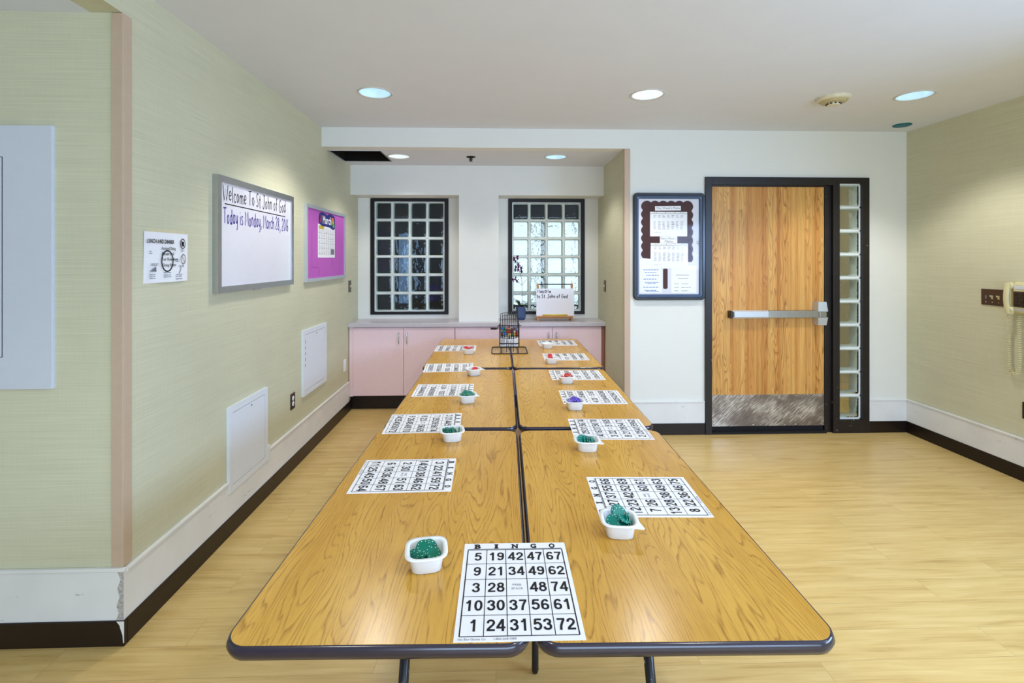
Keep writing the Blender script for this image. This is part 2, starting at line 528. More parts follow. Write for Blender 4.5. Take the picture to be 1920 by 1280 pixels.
STROKES = {
 'W': (1.1, [[(0, 1), (.25, 0), (.5, .75), (.78, 0), (1.05, 1.02)]]),
 'e': (.55, [[(.05, .3), (.45, .34), (.42, .56), (.2, .6), (.04, .3), (.2, .02), (.5, .12)]]),
 'l': (.2, [[(.08, 1), (.08, .05), (.16, 0)]]),
 'c': (.5, [[(.46, .5), (.22, .6), (.04, .3), (.2, .02), (.48, .1)]]),
 'o': (.55, [[(.27, .6), (.04, .36), (.22, .0), (.48, .28), (.27, .6)]]),
 'm': (.85, [[(.05, .58), (.07, 0)], [(.07, .4), (.25, .6), (.38, .5), (.4, 0)], [(.4, .4), (.6, .6), (.72, .48), (.76, 0)]]),
 'T': (.75, [[(0, .98), (.75, 1.02)], [(.38, 1), (.36, 0)]]),
 'S': (.6, [[(.52, .88), (.3, 1), (.08, .78), (.3, .52), (.5, .25), (.28, 0), (.03, .12)]]),
 't': (.4, [[(.2, .95), (.18, .1), (.34, .02)], [(0, .62), (.4, .64)]]),
 'J': (.6, [[(.2, 1), (.62, 1)], [(.42, 1), (.42, .15), (.2, -.02), (.02, .2)]]),
 'h': (.52, [[(.06, 1), (.06, 0)], [(.06, .4), (.28, .6), (.42, .45), (.44, 0)]]),
 'n': (.52, [[(.06, .6), (.07, 0)], [(.07, .4), (.28, .6), (.42, .45), (.44, 0)]]),
 'f': (.42, [[(.42, .92), (.26, 1), (.18, .8), (.17, 0)], [(0, .58), (.38, .6)]]),
 'G': (.8, [[(.66, .85), (.38, 1), (.05, .5), (.34, 0), (.68, .16), (.7, .45), (.42, .45)]]),
 'd': (.56, [[(.46, .5), (.24, .6), (.04, .28), (.22, 0), (.46, .2)], [(.47, 1), (.47, 0)]]),
 'a': (.56, [[(.44, .5), (.22, .6), (.04, .28), (.2, 0), (.44, .2)], [(.45, .6), (.46, 0)]]),
 'y': (.55, [[(.03, .6), (.1, .15), (.28, .08), (.44, .3)], [(.47, .6), (.42, -.25), (.2, -.38)]]),
 'i': (.2, [[(.1, .6), (.1, 0)], [(.09, .82), (.11, .86)]]),
 's': (.45, [[(.4, .54), (.2, .6), (.08, .44), (.36, .2), (.22, 0), (.03, .08)]]),
 'M': (.95, [[(.02, 0), (.12, 1), (.46, .3), (.78, 1), (.9, 0)]]),
 'O': (.75, [[(.36, .95), (.06, .5), (.34, .02), (.68, .46), (.36, .95)]]),
 'r': (.42, [[(.06, .6), (.07, 0)], [(.07, .36), (.2, .56), (.4, .56)]]),
 ',': (.2, [[(.12, .1), (.04, -.2)]]), '.': (.18, [[(.07, .0), (.1, .06)]]),
 '2': (.6, [[(.06, .76), (.28, 1), (.5, .74), (.05, .02), (.55, .04)]]),
 '8': (.6, [[(.5, .85), (.28, 1), (.1, .76), (.48, .28), (.28, 0), (.06, .24), (.5, .85)]]),
 '0': (.6, [[(.3, 1), (.06, .5), (.3, 0), (.52, .5), (.3, 1)]]),
 '1': (.26, [[(.12, 1), (.13, 0)]]),
 '6': (.55, [[(.42, 1), (.1, .5), (.12, .08), (.36, .02), (.44, .3), (.24, .44), (.1, .3)]]),
}
def smooth_path(p, k=4):
    if len(p) < 3: return p
    out = []
    for i in range(len(p) - 1):
        p0, p1, p2, p3 = p[max(i - 1, 0)], p[i], p[i + 1], p[min(i + 2, len(p) - 1)]
        for j in range(k):
            t = j / k
            out.append(tuple(0.5 * (2 * p1[d] + (p2[d] - p0[d]) * t + (2 * p0[d] - 5 * p1[d] + 4 * p2[d] - p3[d]) * t * t + (3 * p1[d] - p0[d] - 3 * p2[d] + p3[d]) * t ** 3) for d in range(len(p1))))
    out.append(p[-1])
    return out
def ribbon(mb, pts, wd, z, mi):
    pts = [Vector((a, b, 0)) for a, b in pts]
    L = []
    for i in range(len(pts)):
        t = pts[min(i + 1, len(pts) - 1)] - pts[max(i - 1, 0)]
        if t.length < 1e-9: t = Vector((1, 0, 0))
        t.normalize(); n = Vector((-t.y, t.x, 0)) * wd / 2
        L.append((pts[i] + n, pts[i] - n))
    for (a, b), (c, d) in zip(L, L[1:]):
        mb.quad([(a.x, a.y, z), (b.x, b.y, z), (d.x, d.y, z), (c.x, c.y, z)], mi)
def handwrite(mb, body, x, y, z, h, wd, mi, width=None, gap=0.16, wob=0.03):
    tot = sum((.4 if c == ' ' else STROKES[c][0] + gap) for c in body)
    kx = h if width is None else width / tot
    cx = x
    for c in body:
        if c == ' ':
            cx += .4 * kx; continue
        dy = random.uniform(-wob, wob) * h
        for st in STROKES[c][1]:
            q = st if c in 'WMT' else smooth_path(st)
            ribbon(mb, [(cx + a * kx, y + dy + b * h) for a, b in q], wd, z, mi)
        cx += (STROKES[c][0] + gap) * kx
def bars(mb, x0, x1, y, z, h, mi, seed=None, fill=0.8):
    """a line of print too small to read: short dashes"""
    x = x0
    while x < x1 - 0.002:
        wd = min(random.uniform(0.010, 0.026), x1 - x)
        mb.quad([(x, y, z), (x + wd, y, z), (x + wd, y + h, z), (x, y + h, z)], mi)
        x += wd + 0.005
def _ell(cx, cy, rx, ry, n=28, p=2.25):
    out = []
    for k in range(n + 1):
        a = 2 * PI * k / n
        c, q = math.cos(a), math.sin(a)
        out.append((cx + math.copysign(abs(c) ** (2 / p), c) * rx, cy + math.copysign(abs(q) ** (2 / p), q) * ry))
    return out
_six = [_ell(.315, .305, .208, .212), smooth_path([(.51, .75), (.45, .865), (.33, .906), (.18, .82), (.108, .60), (.108, .33)], 6)]
DIGITS = {
 '0': [_ell(.315, .5, .215, .408)],
 '1': [[(.36, 0), (.36, 1)], [(.10, .74), (.24, .775), (.34, .95)]],
 '2': [smooth_path([(.10, .66), (.15, .83), (.31, .906), (.47, .84), (.525, .69), (.46, .53), (.30, .36), (.15, .20), (.11, .07)], 6), [(.035, .09), (.60, .09)]],
 '3': [smooth_path([(.095, .70), (.15, .85), (.30, .906), (.455, .84), (.50, .725), (.44, .59), (.28, .535)], 6), smooth_path([(.28, .54), (.46, .475), (.528, .295), (.46, .145), (.30, .094), (.14, .15), (.085, .30)], 6)],
 '4': [[(.455, 0), (.455, 1)], [(.43, .93), (.075, .30)], [(.0, .285), (.64, .285)]],
 '5': [[(.13, .908), (.57, .908)], [(.165, .95), (.115, .48)], smooth_path([(.125, .52), (.21, .60), (.33, .618), (.475, .53), (.528, .355), (.46, .165), (.30, .094), (.15, .145), (.085, .27)], 6)],
 '6': _six,
 '7': [[(.04, .908), (.59, .908)], smooth_path([(.54, .90), (.41, .64), (.30, .34), (.26, 0)], 6)],
 '8': [_ell(.315, .735, .18, .172), _ell(.315, .31, .215, .217)],
 '9': [[(.63 - a, 1 - b) for a, b in st] for st in _six],
}
def number(mb, body, x, y, z, h, w_, mi):
    """bold sans numerals: cap height h, each digit w_ wide, centred on x"""
    adv = w_ * 1.10
    tot = adv * len(body) - w_ * 0.10
    cx = x - tot / 2
    for ch in body:
        for k, st in enumerate(DIGITS[ch]):
            # even stroke weight although x and y are scaled differently
            ribbon(mb, [(cx + a / 0.63 * w_, y + b * h) for a, b in st], 0.0052, z + k * 0.00004, mi)
        cx += adv
def rrect(x0, y0, x1, y1, r, n=6):
    pts = []
    for cx, cy, a0 in ((x1 - r, y0 + r, -90), (x1 - r, y1 - r, 0), (x0 + r, y1 - r, 90), (x0 + r, y0 + r, 180)):
        for k in range(n + 1):
            a = R(a0 + 90 * k / n)
            pts.append((cx + r * math.cos(a), cy + r * math.sin(a)))
    return pts
def ring_frame(mb, outer, inner, z0, z1, mi=0):
    n = len(outer)
    rings = [[(x, y, z0) for x, y in outer], [(x, y, z1) for x, y in outer], [(x, y, z1) for x, y in inner], [(x, y, z0) for x, y in inner]]
    mb.loft(rings, mi, False)

# ================================================================== THE ROOM
XL, XR, YB, ZC, ZA, ZS = -1.475, 3.61, 4.225, 2.635, 2.47, 2.492
struct(MB().quad([(-4, -3, 0), (5.2, -3, 0), (5.2, 8.6, 0), (-4, 8.6, 0)]).build('floor', FLOOR), 'pale maple plank floor')

LIGHTS = [(-0.813, 3.344, ZC, LAMPBLUE), (1.029, 3.322, ZC, LAMPWHITE), (2.859, 3.280, ZC, LAMPBLUE)]
ALIGHTS = [(-0.900, 4.608, ZA, LAMPWHITE), (0.557, 4.585, ZA, LAMPBLUE)]
FILL_LIGHTS = [(-0.813, 0.4, ZC, LAMPWHITE), (1.029, 0.4, ZC, LAMPWHITE), (2.859, 0.4, ZC, LAMPWHITE)]  # out-of-view downlights added as fill for the room
def ceiling_plate(name, rect, z, circles, rects, m):
    bm = bmesh.new()
    def loop(pts):
        vs = [bm.verts.new((x, y, z)) for x, y in pts]
        for i in range(len(vs)): bm.edges.new((vs[i], vs[(i + 1) % len(vs)]))
    x0, y0, x1, y1 = rect
    loop([(x0, y0), (x1, y0), (x1, y1), (x0, y1)])
    for cx, cy, r in circles: loop([(cx + r * math.cos(2 * PI * k / 32), cy + r * math.sin(2 * PI * k / 32)) for k in range(32)])
    for a, b, c, d in rects: loop([(a, b), (c, b), (c, d), (a, d)])
    bmesh.ops.triangle_fill(bm, use_beauty=True, use_dissolve=False, edges=bm.edges[:])
    mb = MB(); mb.bm.free(); mb.bm = bm
    return mb.build(name, m)
LR, AR = 0.106, 0.098
struct(ceiling_plate('ceiling', (XL, -3, XR, YB), ZC, [(x, y, LR) for x, y, z, m in LIGHTS + FILL_LIGHTS], [], CEIL), 'off-white ceiling')
HX0, HY0, HX1, HY1 = XL + 0.012, 4.375, -1.022, 4.845
struct(ceiling_plate('ceiling_alcove', (XL, YB + 0.12, 1.11, 5.05), ZA, [(x, y, AR) for x, y, z, m in ALIGHTS], [(HX0, HY0, HX1, HY1)], CEIL), 'lower alcove ceiling')
struct(MB().box(-4, -3, ZS, -1.6, 2.0, ZS + 0.05).build('ceiling_side', CEIL))
struct(MB().box(-1.6, -3, ZS, XL, 2.0, ZC + 0.02).build('wall_header', GRASS))
struct(MB().box(-4, 2.0, 0, XL, 2.12, ZC + 0.02).build('wall_front', GRASS), 'grasscloth wall with the big white panel')
struct(MB().box(-1.6, 2.12, 0, XL, 5.45, ZC + 0.02).build('wall_left', GRASS), 'grasscloth wall with the whiteboard')
struct(MB().box(XR, -3, 0, XR + 0.12, YB, ZC + 0.02).build('wall_right', GRASS), 'grasscloth wall with the telephone')
struct(MB().box(-4.1, -3, 0, -4, 2.0, ZC).build('wall_side', PALEWALL))
mb = MB()
mb.box(-4, -3.12, 0, XR, -3, 0.45).box(-4, -3.12, 2.25, XR, -3, ZC).box(-4, -3.12, 0.45, -1.0, -3, 2.25).box(3.4, -3.12, 0.45, XR, -3, 2.25)
struct(mb.build('wall_rear', PALEWALL))
# back wall: header over the alcove, wall around the door opening
DX0, DX1, DZ = 1.809, 3.260, 2.228
mb = MB()
mb.box(XL, YB, ZA, 1.155, YB + 0.12, ZC + 0.02)
mb.box(1.155, YB, 0, DX0, YB + 0.14, ZC + 0.02)
mb.box(DX0, YB, DZ, DX1, YB + 0.14, ZC + 0.02)
mb.box(DX1, YB, 0, XR, YB + 0.14, ZC + 0.02)
struct(mb.build('wall_back', PALEWALL), 'pale wall around the wood door')
struct(MB().box(1.11, YB + 0.012, 0, 1.155, 5.45, ZA + 0.05).build('wall_alcove_right', GRASS))
# alcove end wall: bulkhead, pier, window wall in the two niches
W1 = (-1.342, 0.923, -0.511, 2.165)
W2 = (0.132, 0.921, 0.961, 2.163)
mb = MB()
mb.box(XL, 5.05, 2.17, 1.11, 5.45, ZA + 0.05)
mb.box(-0.378, 5.05, 0.878, 0.027, 5.45, 2.17)
mb.box(XL, 5.33, 0, 1.11, 5.45, W1[1])
mb.box(XL, 5.33, W1[1], W1[0], 5.45, 2.17)
mb.box(W1[2], 5.33, W1[1], -0.378, 5.45, 2.17)
mb.box(0.027, 5.33, W1[1], W2[0], 5.45, 2.17)
mb.box(W2[2], 5.33, W1[1], 1.11, 5.45, 2.17)
struct(mb.build('wall_alcove', PALEWALL), 'pale alcove wall with two window niches')

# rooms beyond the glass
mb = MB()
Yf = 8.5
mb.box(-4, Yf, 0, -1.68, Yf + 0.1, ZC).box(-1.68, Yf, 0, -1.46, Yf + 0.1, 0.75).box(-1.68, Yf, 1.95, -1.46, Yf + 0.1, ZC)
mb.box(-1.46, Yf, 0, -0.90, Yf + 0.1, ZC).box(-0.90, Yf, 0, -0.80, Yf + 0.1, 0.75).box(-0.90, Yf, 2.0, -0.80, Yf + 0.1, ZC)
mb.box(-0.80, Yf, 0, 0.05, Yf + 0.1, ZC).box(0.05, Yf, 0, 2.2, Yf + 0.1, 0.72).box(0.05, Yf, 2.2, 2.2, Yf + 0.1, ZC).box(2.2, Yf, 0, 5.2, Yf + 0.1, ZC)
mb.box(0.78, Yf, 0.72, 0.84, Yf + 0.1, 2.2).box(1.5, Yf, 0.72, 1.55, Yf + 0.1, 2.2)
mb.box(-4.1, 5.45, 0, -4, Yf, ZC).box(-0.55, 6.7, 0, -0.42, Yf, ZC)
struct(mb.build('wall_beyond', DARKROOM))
mb = MB().box(-1.68, Yf + 0.03, 0.75, -1.46, Yf + 0.036, 1.95).box(-0.90, Yf + 0.03, 0.75, -0.80, Yf + 0.036, 2.0)
struct(mb.build('window_3', TINTED))  # tinted panes added to dim the sky in the two narrow openings
struct(MB().box(-4, 5.45, ZC, 5.2, Yf + 0.1, ZC + 0.06).build('ceiling_beyond', CEIL))
mb = MB()
mb.box(1.155, 5.9, 0, 5.2, 6.0, ZC).box(5.2, YB + 0.14, 0, 5.3, 6.0, ZC)
struct(mb.build('wall_corridor', TANWALL))
struct(MB().box(1.155, YB + 0.14, ZC + 0.001, 5.2, 5.9, ZC + 0.06).build('ceiling_corridor', CEIL))
tag(MB().box(-1.35, 7.6, 0, -0.85, 8.2, 0.85, 0, 0.01).box(-1.33, 7.58, 0.1, -0.87, 7.6, 0.8, 0, 0.01).box(-1.05, 7.8, 0.85, -0.92, 7.95, 1.1, 1, 0.01).build('sideboard', [DARKPLATE, PURPLEINK]), 'dark low sideboard dimly seen through the glass blocks', 'sideboard')

# baseboards: white upper band and dark rubber cove
mb = MB()
mb.box(-4, 1.988, 0.10, XL + 0.012, 2.0, 0.294)
mb.box(-4, 1.984, 0.290, XL + 0.016, 1.9995, 0.304, 0, 0.003)
struct(mb.build('baseboard_front', WHITEBASE))
mb = MB()
mb.box(XL, 2.0, 0.10, XL + 0.012, 2.752, 0.295).box(XL, 3.212, 0.10, XL + 0.012, 4.97, 0.295)
mb.box(XL, 2.752, 0.10, XL + 0.012, 3.212, 0.225)
mb.box(XL, 2.0, 0.283, XL + 0.018, 2.752, 0.297, 0, 0.003).box(XL, 3.23, 0.283, XL + 0.018, 4.97, 0.297, 0, 0.003)
mb.box(XL, 3.206, 0.228, XL + 0.02, 3.232, 0.325, 0, 0.003)
mb.box(XL + 0.0121, 3.995, 0.10, XL + 0.0126, 3.999, 0.28)
struct(mb.build('baseboard_left', WHITEBASE))
mb = MB()
mb.box(1.165, YB - 0.012, 0.10, DX0 - 0.003, YB, 0.290).box(DX1 + 0.003, YB - 0.012, 0.10, XR, YB, 0.290)
mb.box(1.165, YB - 0.017, 0.278, DX0 - 0.003, YB, 0.291, 0, 0.003).box(DX1 + 0.003, YB - 0.017, 0.278, XR, YB, 0.291, 0, 0.003)
struct(mb.build('baseboard_back', WHITEBASE))
mb = MB()
mb.box(XR - 0.012, -3, 0.10, XR, YB - 0.012, 0.290)
mb.box(XR - 0.018, -3, 0.278, XR, YB - 0.012, 0.293, 0, 0.003)
struct(mb.build('baseboard_right', WHITEBASE))
def cove(mb, x0, y0, x1, y1, z1=0.10):
    mb.box(x0, y0, 0.0, x1, y1, z1, 0, 0.003)
mb = MB(); cove(mb, -4, 1.982, XL + 0.018, 2.0)
# torn corner where the white paint runs down over the cove
tp = [(0.294, 0.026), (0.26, 0.012), (0.225, 0.024), (0.19, 0.016), (0.155, 0.027), (0.125, 0.019), (0.10, 0.030), (0.085, 0.018), (0.070, 0.014), (0.045, 0.006), (0.015, 0.004)]
for (z0, w0), (z1, w1) in zip(tp, tp[1:]):
    x1 = XL + (0.0125 if z0 > 0.101 else 0.0185)
    yy = 1.9872 if z0 > 0.101 else 1.9812
    mb.quad([(x1 - w0, yy, z0), (x1, yy, z0), (x1, yy, z1), (x1 - w1, yy, z1)], 1 if z0 <= 0.101 else 2)
struct(mb.build('trim_1', [COVE, WHITEBASE, CHIPPED]), 'dark rubber cove base')
mb = MB(); cove(mb, XL, 2.0, XL + 0.018, 5.02); struct(mb.build('trim_2', COVE))
mb = MB(); cove(mb, 1.165, YB - 0.018, DX0 - 0.003, YB); cove(mb, DX1 + 0.003, YB - 0.018, XR, YB); struct(mb.build('trim_3', COVE))
mb = MB(); cove(mb, XR - 0.018, -3, XR, YB - 0.018); struct(mb.build('trim_4', COVE))
mb = MB(); cove(mb, 1.095, YB + 0.02, 1.11, 4.96); struct(mb.build('trim_5', COVE))
# corner guards
mb = MB(); mb.box(XL - 0.040, 1.994, 0.304, XL + 0.005, 2.0, ZS - 0.002, 0, 0.002).box(XL, 2.0, 0.304, XL + 0.005, 2.042, ZS - 0.002, 0, 0.002)
struct(mb.build('trim_6', GUARD), 'tan plastic corner guard')
mb = MB(); mb.box(1.108, YB - 0.006, 0.0, 1.158, YB, ZA - 0.002, 0, 0.002).box(1.104, YB, 0.0, 1.11, YB + 0.04, ZA - 0.002, 0, 0.002)
struct(mb.build('trim_7', GUARD), 'tan plastic corner guard at the alcove')

# ------------------------------------------------------------------ glass block windows
def blocks(x0, z0, x1, z1, nc, nr, yf, depth, parent, mortar=0.008, wall_t=0.012):
    """hollow pressed-glass blocks in mortar; yf is the room face"""
    gx, gz = (x1 - x0) / nc, (z1 - z0) / nr
    mo, si, fr, bk = MB(), MB(), MB(), MB()
    for i in range(nc + 1):
        h = mortar if 0 < i < nc else mortar * 0.6
        x = min(max(x0 + i * gx, x0 + h / 2), x1 - h / 2)
        mo.box(x - h / 2, yf - 0.002, z0, x + h / 2, yf + depth, z1)
    for j in range(nr + 1):
        h = mortar if 0 < j < nr else mortar * 0.6
        z = min(max(z0 + j * gz, z0 + h / 2), z1 - h / 2)
        mo.box(x0, yf - 0.002, z - h / 2, x1, yf + depth, z + h / 2)
    for i in range(nc):
        for j in range(nr):
            a, b, c, d = x0 + i * gx + mortar / 2, z0 + j * gz + mortar / 2, x0 + (i + 1) * gx - mortar / 2, z0 + (j + 1) * gz - mortar / 2
            rr = lambda e, y, r=0.014: [(p, y, q) for p, q in rrect(a + e, b + e, c - e, d - e, r, 4)]
            t = wall_t
            # side walls with a rolled lip at each face
            si.loft([rr(0.0, yf + 0.003, 0.006), rr(0.005, yf, 0.008), rr(t * 0.8, yf + 0.004), rr(t, yf + 0.012), rr(t, yf + depth - 0.012), rr(t * 0.6, yf + depth - 0.002)], 0, True)
            # pillowed front face
            fr.loft([rr(0.0075, yf + 0.001), rr(0.02, yf - 0.002, 0.01), rr(0.034, yf - 0.003, 0.01)], 0, True, True, False, True)
            bk.loft([rr(t * 0.7, yf + depth - 0.004), rr(0.026, yf + depth + 0.002, 0.01), rr(0.040, yf + depth + 0.004, 0.01)], 0, True, True, False, True)
    mo.build('mortar', MORTAR, parent); si.build('block_wall', BLOCKSIDE, parent)
    fr.build('glass_block_face', BLOCKFRONT, parent); bk.build('glass_block_rear', BLOCKBACK, parent)
for k, W in enumerate((W1, W2)):
    t = bpy.data.objects.new('window_%d' % (k + 1), None); COL.objects.link(t)
    struct(t, ('dark glass block window in the niche by the left wall', 'bright glass block window behind the orchid and easel')[k])
    mb = MB(); f = 0.042
    x0, z0, x1, z1 = W
    y0, y1 = 5.318, 5.43
    mb.box(x0, y0, z0, x0 + f, y1, z1).box(x1 - f, y0, z0, x1, y1, z1).box(x0 + f, y0, z0, x1 - f, y1, z0 + f * 0.75).box(x0 + f, y0, z1 - f * 0.75, x1 - f, y1, z1)
    mb.build('window_frame', WINFRAME, t)
    blocks(x0 + f, z0 + f * 0.75, x1 - f, z1 - f * 0.75, 4, 6, 5.335, 0.085, t)

# ------------------------------------------------------------------ door with sidelight
d = bpy.data.objects.new('door_1', None); COL.objects.link(d); struct(d, 'oak veneer door in black frame with glass block sidelight')
mb = MB(); y0, y1 = YB - 0.022, YB + 0.13
mb.box(DX0, y0, 0, 1.866, y1, DZ, 0, 0.002).box(1.866, y0, 2.160, 2.995, y1, DZ, 0, 0.002)
mb.box(2.938, y0, 0, 2.995, y1, 2.160, 0, 0.002).box(2.880, y0 + 0.03, 0, 2.938, y1, 2.160, 0, 0.002)
mb.box(3.195, y0, 0, DX1, y1, DZ, 0, 0.002).box(2.995, y0, 2.176, 3.195, y1, DZ, 0, 0.002).box(2.995, y0, 0, 3.195, y1, 0.117, 0, 0.002)
mb.box(1.866, y0 + 0.03, 2.150, 2.88, y1, 2.160)
mb.build('door_frame', FRAME, d)
MB().box(1.866, YB - 0.02, 0, 2.880, YB + 0.12, 0.018, 0, 0.003).box(1.868, YB + 0.03, 0.018, 2.878, YB + 0.12, 0.06).build('threshold', GAP, d)
MB().box(1.870, YB + 0.012, 0.060, 2.876, YB + 0.057, 2.149, 0, 0.002).build('door_panel', DOORWOOD, d)
kp = MB().box(1.876, YB + 0.009, 0.061, 2.875, YB + 0.012, 0.335, 0, 0.001).build('kick_plate', KICK, d)
mb = MB()
for x in (1.89, 2.05, 2.24, 2.43, 2.62, 2.852):
    for z in (0.075, 0.325):
        mb.lathe([(0.0001, 0), (0.006, 0), (0.006, 0.002)], (0, 0, 0), 8, 0, False, False)
        for v in mb.bm.verts[-24:]:
            a, b, c = v.co; v.co = (x + a, YB + 0.0085 - c, z + b)
        mb.bm.verts.ensure_lookup_table()
mb.build('screw', CHROME, kp)
pb = bpy.data.objects.new('push_bar', None); COL.objects.link(pb); pb.parent = d
MB().box(2.36, YB - 0.040, 1.008, 2.80, YB + 0.012, 1.072, 0, 0.004).box(2.80, YB - 0.046, 1.015, 2.862, YB + 0.012, 1.066, 0, 0.004).build('mounting_rail', STEEL, pb)
MB().box(2.045, YB - 0.056, 1.013, 2.350, YB - 0.01, 1.068, 0, 0.007).box(2.04, YB - 0.03, 1.005, 2.36, YB + 0.012, 1.072, 0, 0.003).build('push_pad', BRIGHTALU, pb)
MB().box(2.016, YB - 0.045, 1.006, 2.04, YB + 0.012, 1.070, 0, 0.006).build('end_cap', DARKPLATE, pb)
mb = MB()
for za, zb, e in ((1.066, 1.147, 1), (0.946, 1.014, -1)):
    lo, hi = ((za, zb) if e > 0 else (zb, za))
    mb.loft([[(2.776, YB - 0.062, lo), (2.862, YB - 0.062, lo), (2.866, YB + 0.012, lo), (2.772, YB + 0.012, lo)],
             [(2.784, YB - 0.050, hi), (2.856, YB - 0.050, hi), (2.864, YB + 0.012, hi), (2.776, YB + 0.012, hi)]], 0, False, True, True, True)
mb.build('latch_case', BRIGHTALU, pb)
blocks(2.995, 0.117, 3.195, 2.176, 1, 10, YB + 0.005, 0.122, d, 0.012)

# ------------------------------------------------------------------ recessed lights
def downlight(x, y, z, r, lamp, label, power, color):
    t = thing('recessed_ceiling_light', label, 'ceiling light', (x, y, z), (0, 0, 0), 'recessed round ceiling lights')
    MB().lathe([(r - 0.002, 0.004), (r - 0.004, -0.003), (r + 0.006, -0.006), (r + 0.012, -0.002), (r + 0.012, 0.001)], (0, 0, 0), 32).build('trim_ring', TRIMWHITE, t)
    prof = [(r - 0.003, 0.001)]
    for k in range(1, 8):
        prof.append((r - 0.003 - 0.042 * (k / 7) ** 2, 0.13 * k / 7))
    MB().lathe(prof, (0, 0, 0), 32, 0, False, True).build('reflector', REFLECT, t)
    mb = MB()
    for s in (-0.026, 0.026):
        mb.tube([(s, -0.05, 0.075), (s, 0.05, 0.075)], 0.013, 8)
    mb.build('lamp_tube', lamp, t)
    ld = bpy.data.lights.new('lamp_glow', 'SPOT')
    ld.energy = power; ld.color = color; ld.spot_size = R(118); ld.spot_blend = 0.45; ld.shadow_soft_size = 0.095
    o = bpy.data.objects.new('lamp_glow', ld); COL.objects.link(o)
    o.parent = t; o.location = (0, 0, -0.012)
    return t
WARM = (1.0, 0.98, 0.94)
dl = ['recessed ceiling light with bluish lamp nearest the whiteboard wall', 'recessed ceiling light between the alcove beam and the wood door', 'recessed ceiling light nearest the telephone wall']
for (x, y, z, m), lb in zip(LIGHTS, dl): downlight(x, y, z, LR, m, lb, DOWNLIGHT, WARM)
for (x, y, z, m), lb in zip(ALIGHTS, ['alcove recessed light beside the dark ceiling hatch', 'alcove recessed light above the easel']): downlight(x, y, z, AR, m, lb, DOWNLIGHT * 0.45, WARM)
for (x, y, z, m), lb in zip(FILL_LIGHTS, ['recessed ceiling light over the front tables, whiteboard side', 'recessed ceiling light over the front tables, middle', 'recessed ceiling light over the front floor, telephone side']): downlight(x, y, z, LR, m, lb, DOWNLIGHT * 0.6, WARM)

# smoke detector, teal disc, sprinkler, hatch
t = thing('smoke_detector', 'round cream smoke detector on the ceiling in front of the door', 'smoke detector', (2.335, 3.34, ZC))
MB().lathe([(0.105, 0.0), (0.105, -0.012), (0.096, -0.022), (0.085, -0.024)], (0, 0, 0), 32, 0, False, False).build('base_ring', DETECT, t)
MB().lathe([(0.085, -0.02), (0.078, -0.036), (0.060, -0.040), (0.040, -0.040)], (0, 0, 0), 32, 0, False, True).build('detector_body', DETECTTAN, t)
mb = MB().lathe([(0.040, -0.040), (0.040, -0.052), (0.034, -0.056)], (0, 0, 0), 24, 0, False, True)
for k in range(10):
    a = 2 * PI * k / 10
    mb.box(0.0405 * math.cos(a) - 0.005, 0.0405 * math.sin(a) - 0.005, -0.050, 0.0405 * math.cos(a) + 0.005, 0.0405 * math.sin(a) + 0.005, -0.043, 1)
mb.build('sensor_vent', [DETECT, GAP], t)
tag(MB().lathe([(0.066, 0.0), (0.066, -0.006), (0.060, -0.010)], (0, 0, 0), 32, 0, False, True).build('ceiling_disc', DISC, None, (3.38, 4.0, ZC)), 'flat teal round disc on the ceiling near the back corner', 'cover')
t = thing('fire_sprinkler', 'small dark fire sprinkler head in the alcove ceiling', 'sprinkler', (-0.234, 4.61, ZA))
MB().lathe([(0.042, 0.0), (0.042, -0.004), (0.022, -0.008), (0.012, -0.010)], (0, 0, 0), 20, 0, False, True).build('escutcheon', GAP, t)
mb = MB().tube([(0, 0, -0.008), (0, 0, -0.03)], 0.008, 8).tube([(-0.012, 0, -0.012), (-0.016, 0, -0.024), (0, 0, -0.038)], 0.003, 6).tube([(0.012, 0, -0.012), (0.016, 0, -0.024), (0, 0, -0.038)], 0.003, 6)
mb.lathe([(0.018, -0.038), (0.018, -0.041)], (0, 0, 0), 16, 0, True, True)
mb.build('deflector', GAP, t)
t = thing('ceiling_hatch', 'open dark square hatch in the alcove ceiling', 'hatch', (0, 0, ZA))
mb = MB()
ring_frame(mb, [(HX0 - 0.01, HY0 - 0.01), (HX1 + 0.01, HY0 - 0.01), (HX1 + 0.01, HY1 + 0.01), (HX0 - 0.01, HY1 + 0.01)], [(HX0, HY0), (HX1, HY0), (HX1, HY1), (HX0, HY1)], -0.004, 0.0)
mb.build('hatch_rim', TRIMWHITE, t)
mb = MB().loft([[(HX0, HY0, 0), (HX1, HY0, 0), (HX1, HY1, 0), (HX0, HY1, 0)], [(HX0, HY0, 0.13), (HX1, HY0, 0.13), (HX1, HY1, 0.13), (HX0, HY1, 0.13)]], 0, False, True, False, True)
mb.build('hatch_void', HATCH, t)

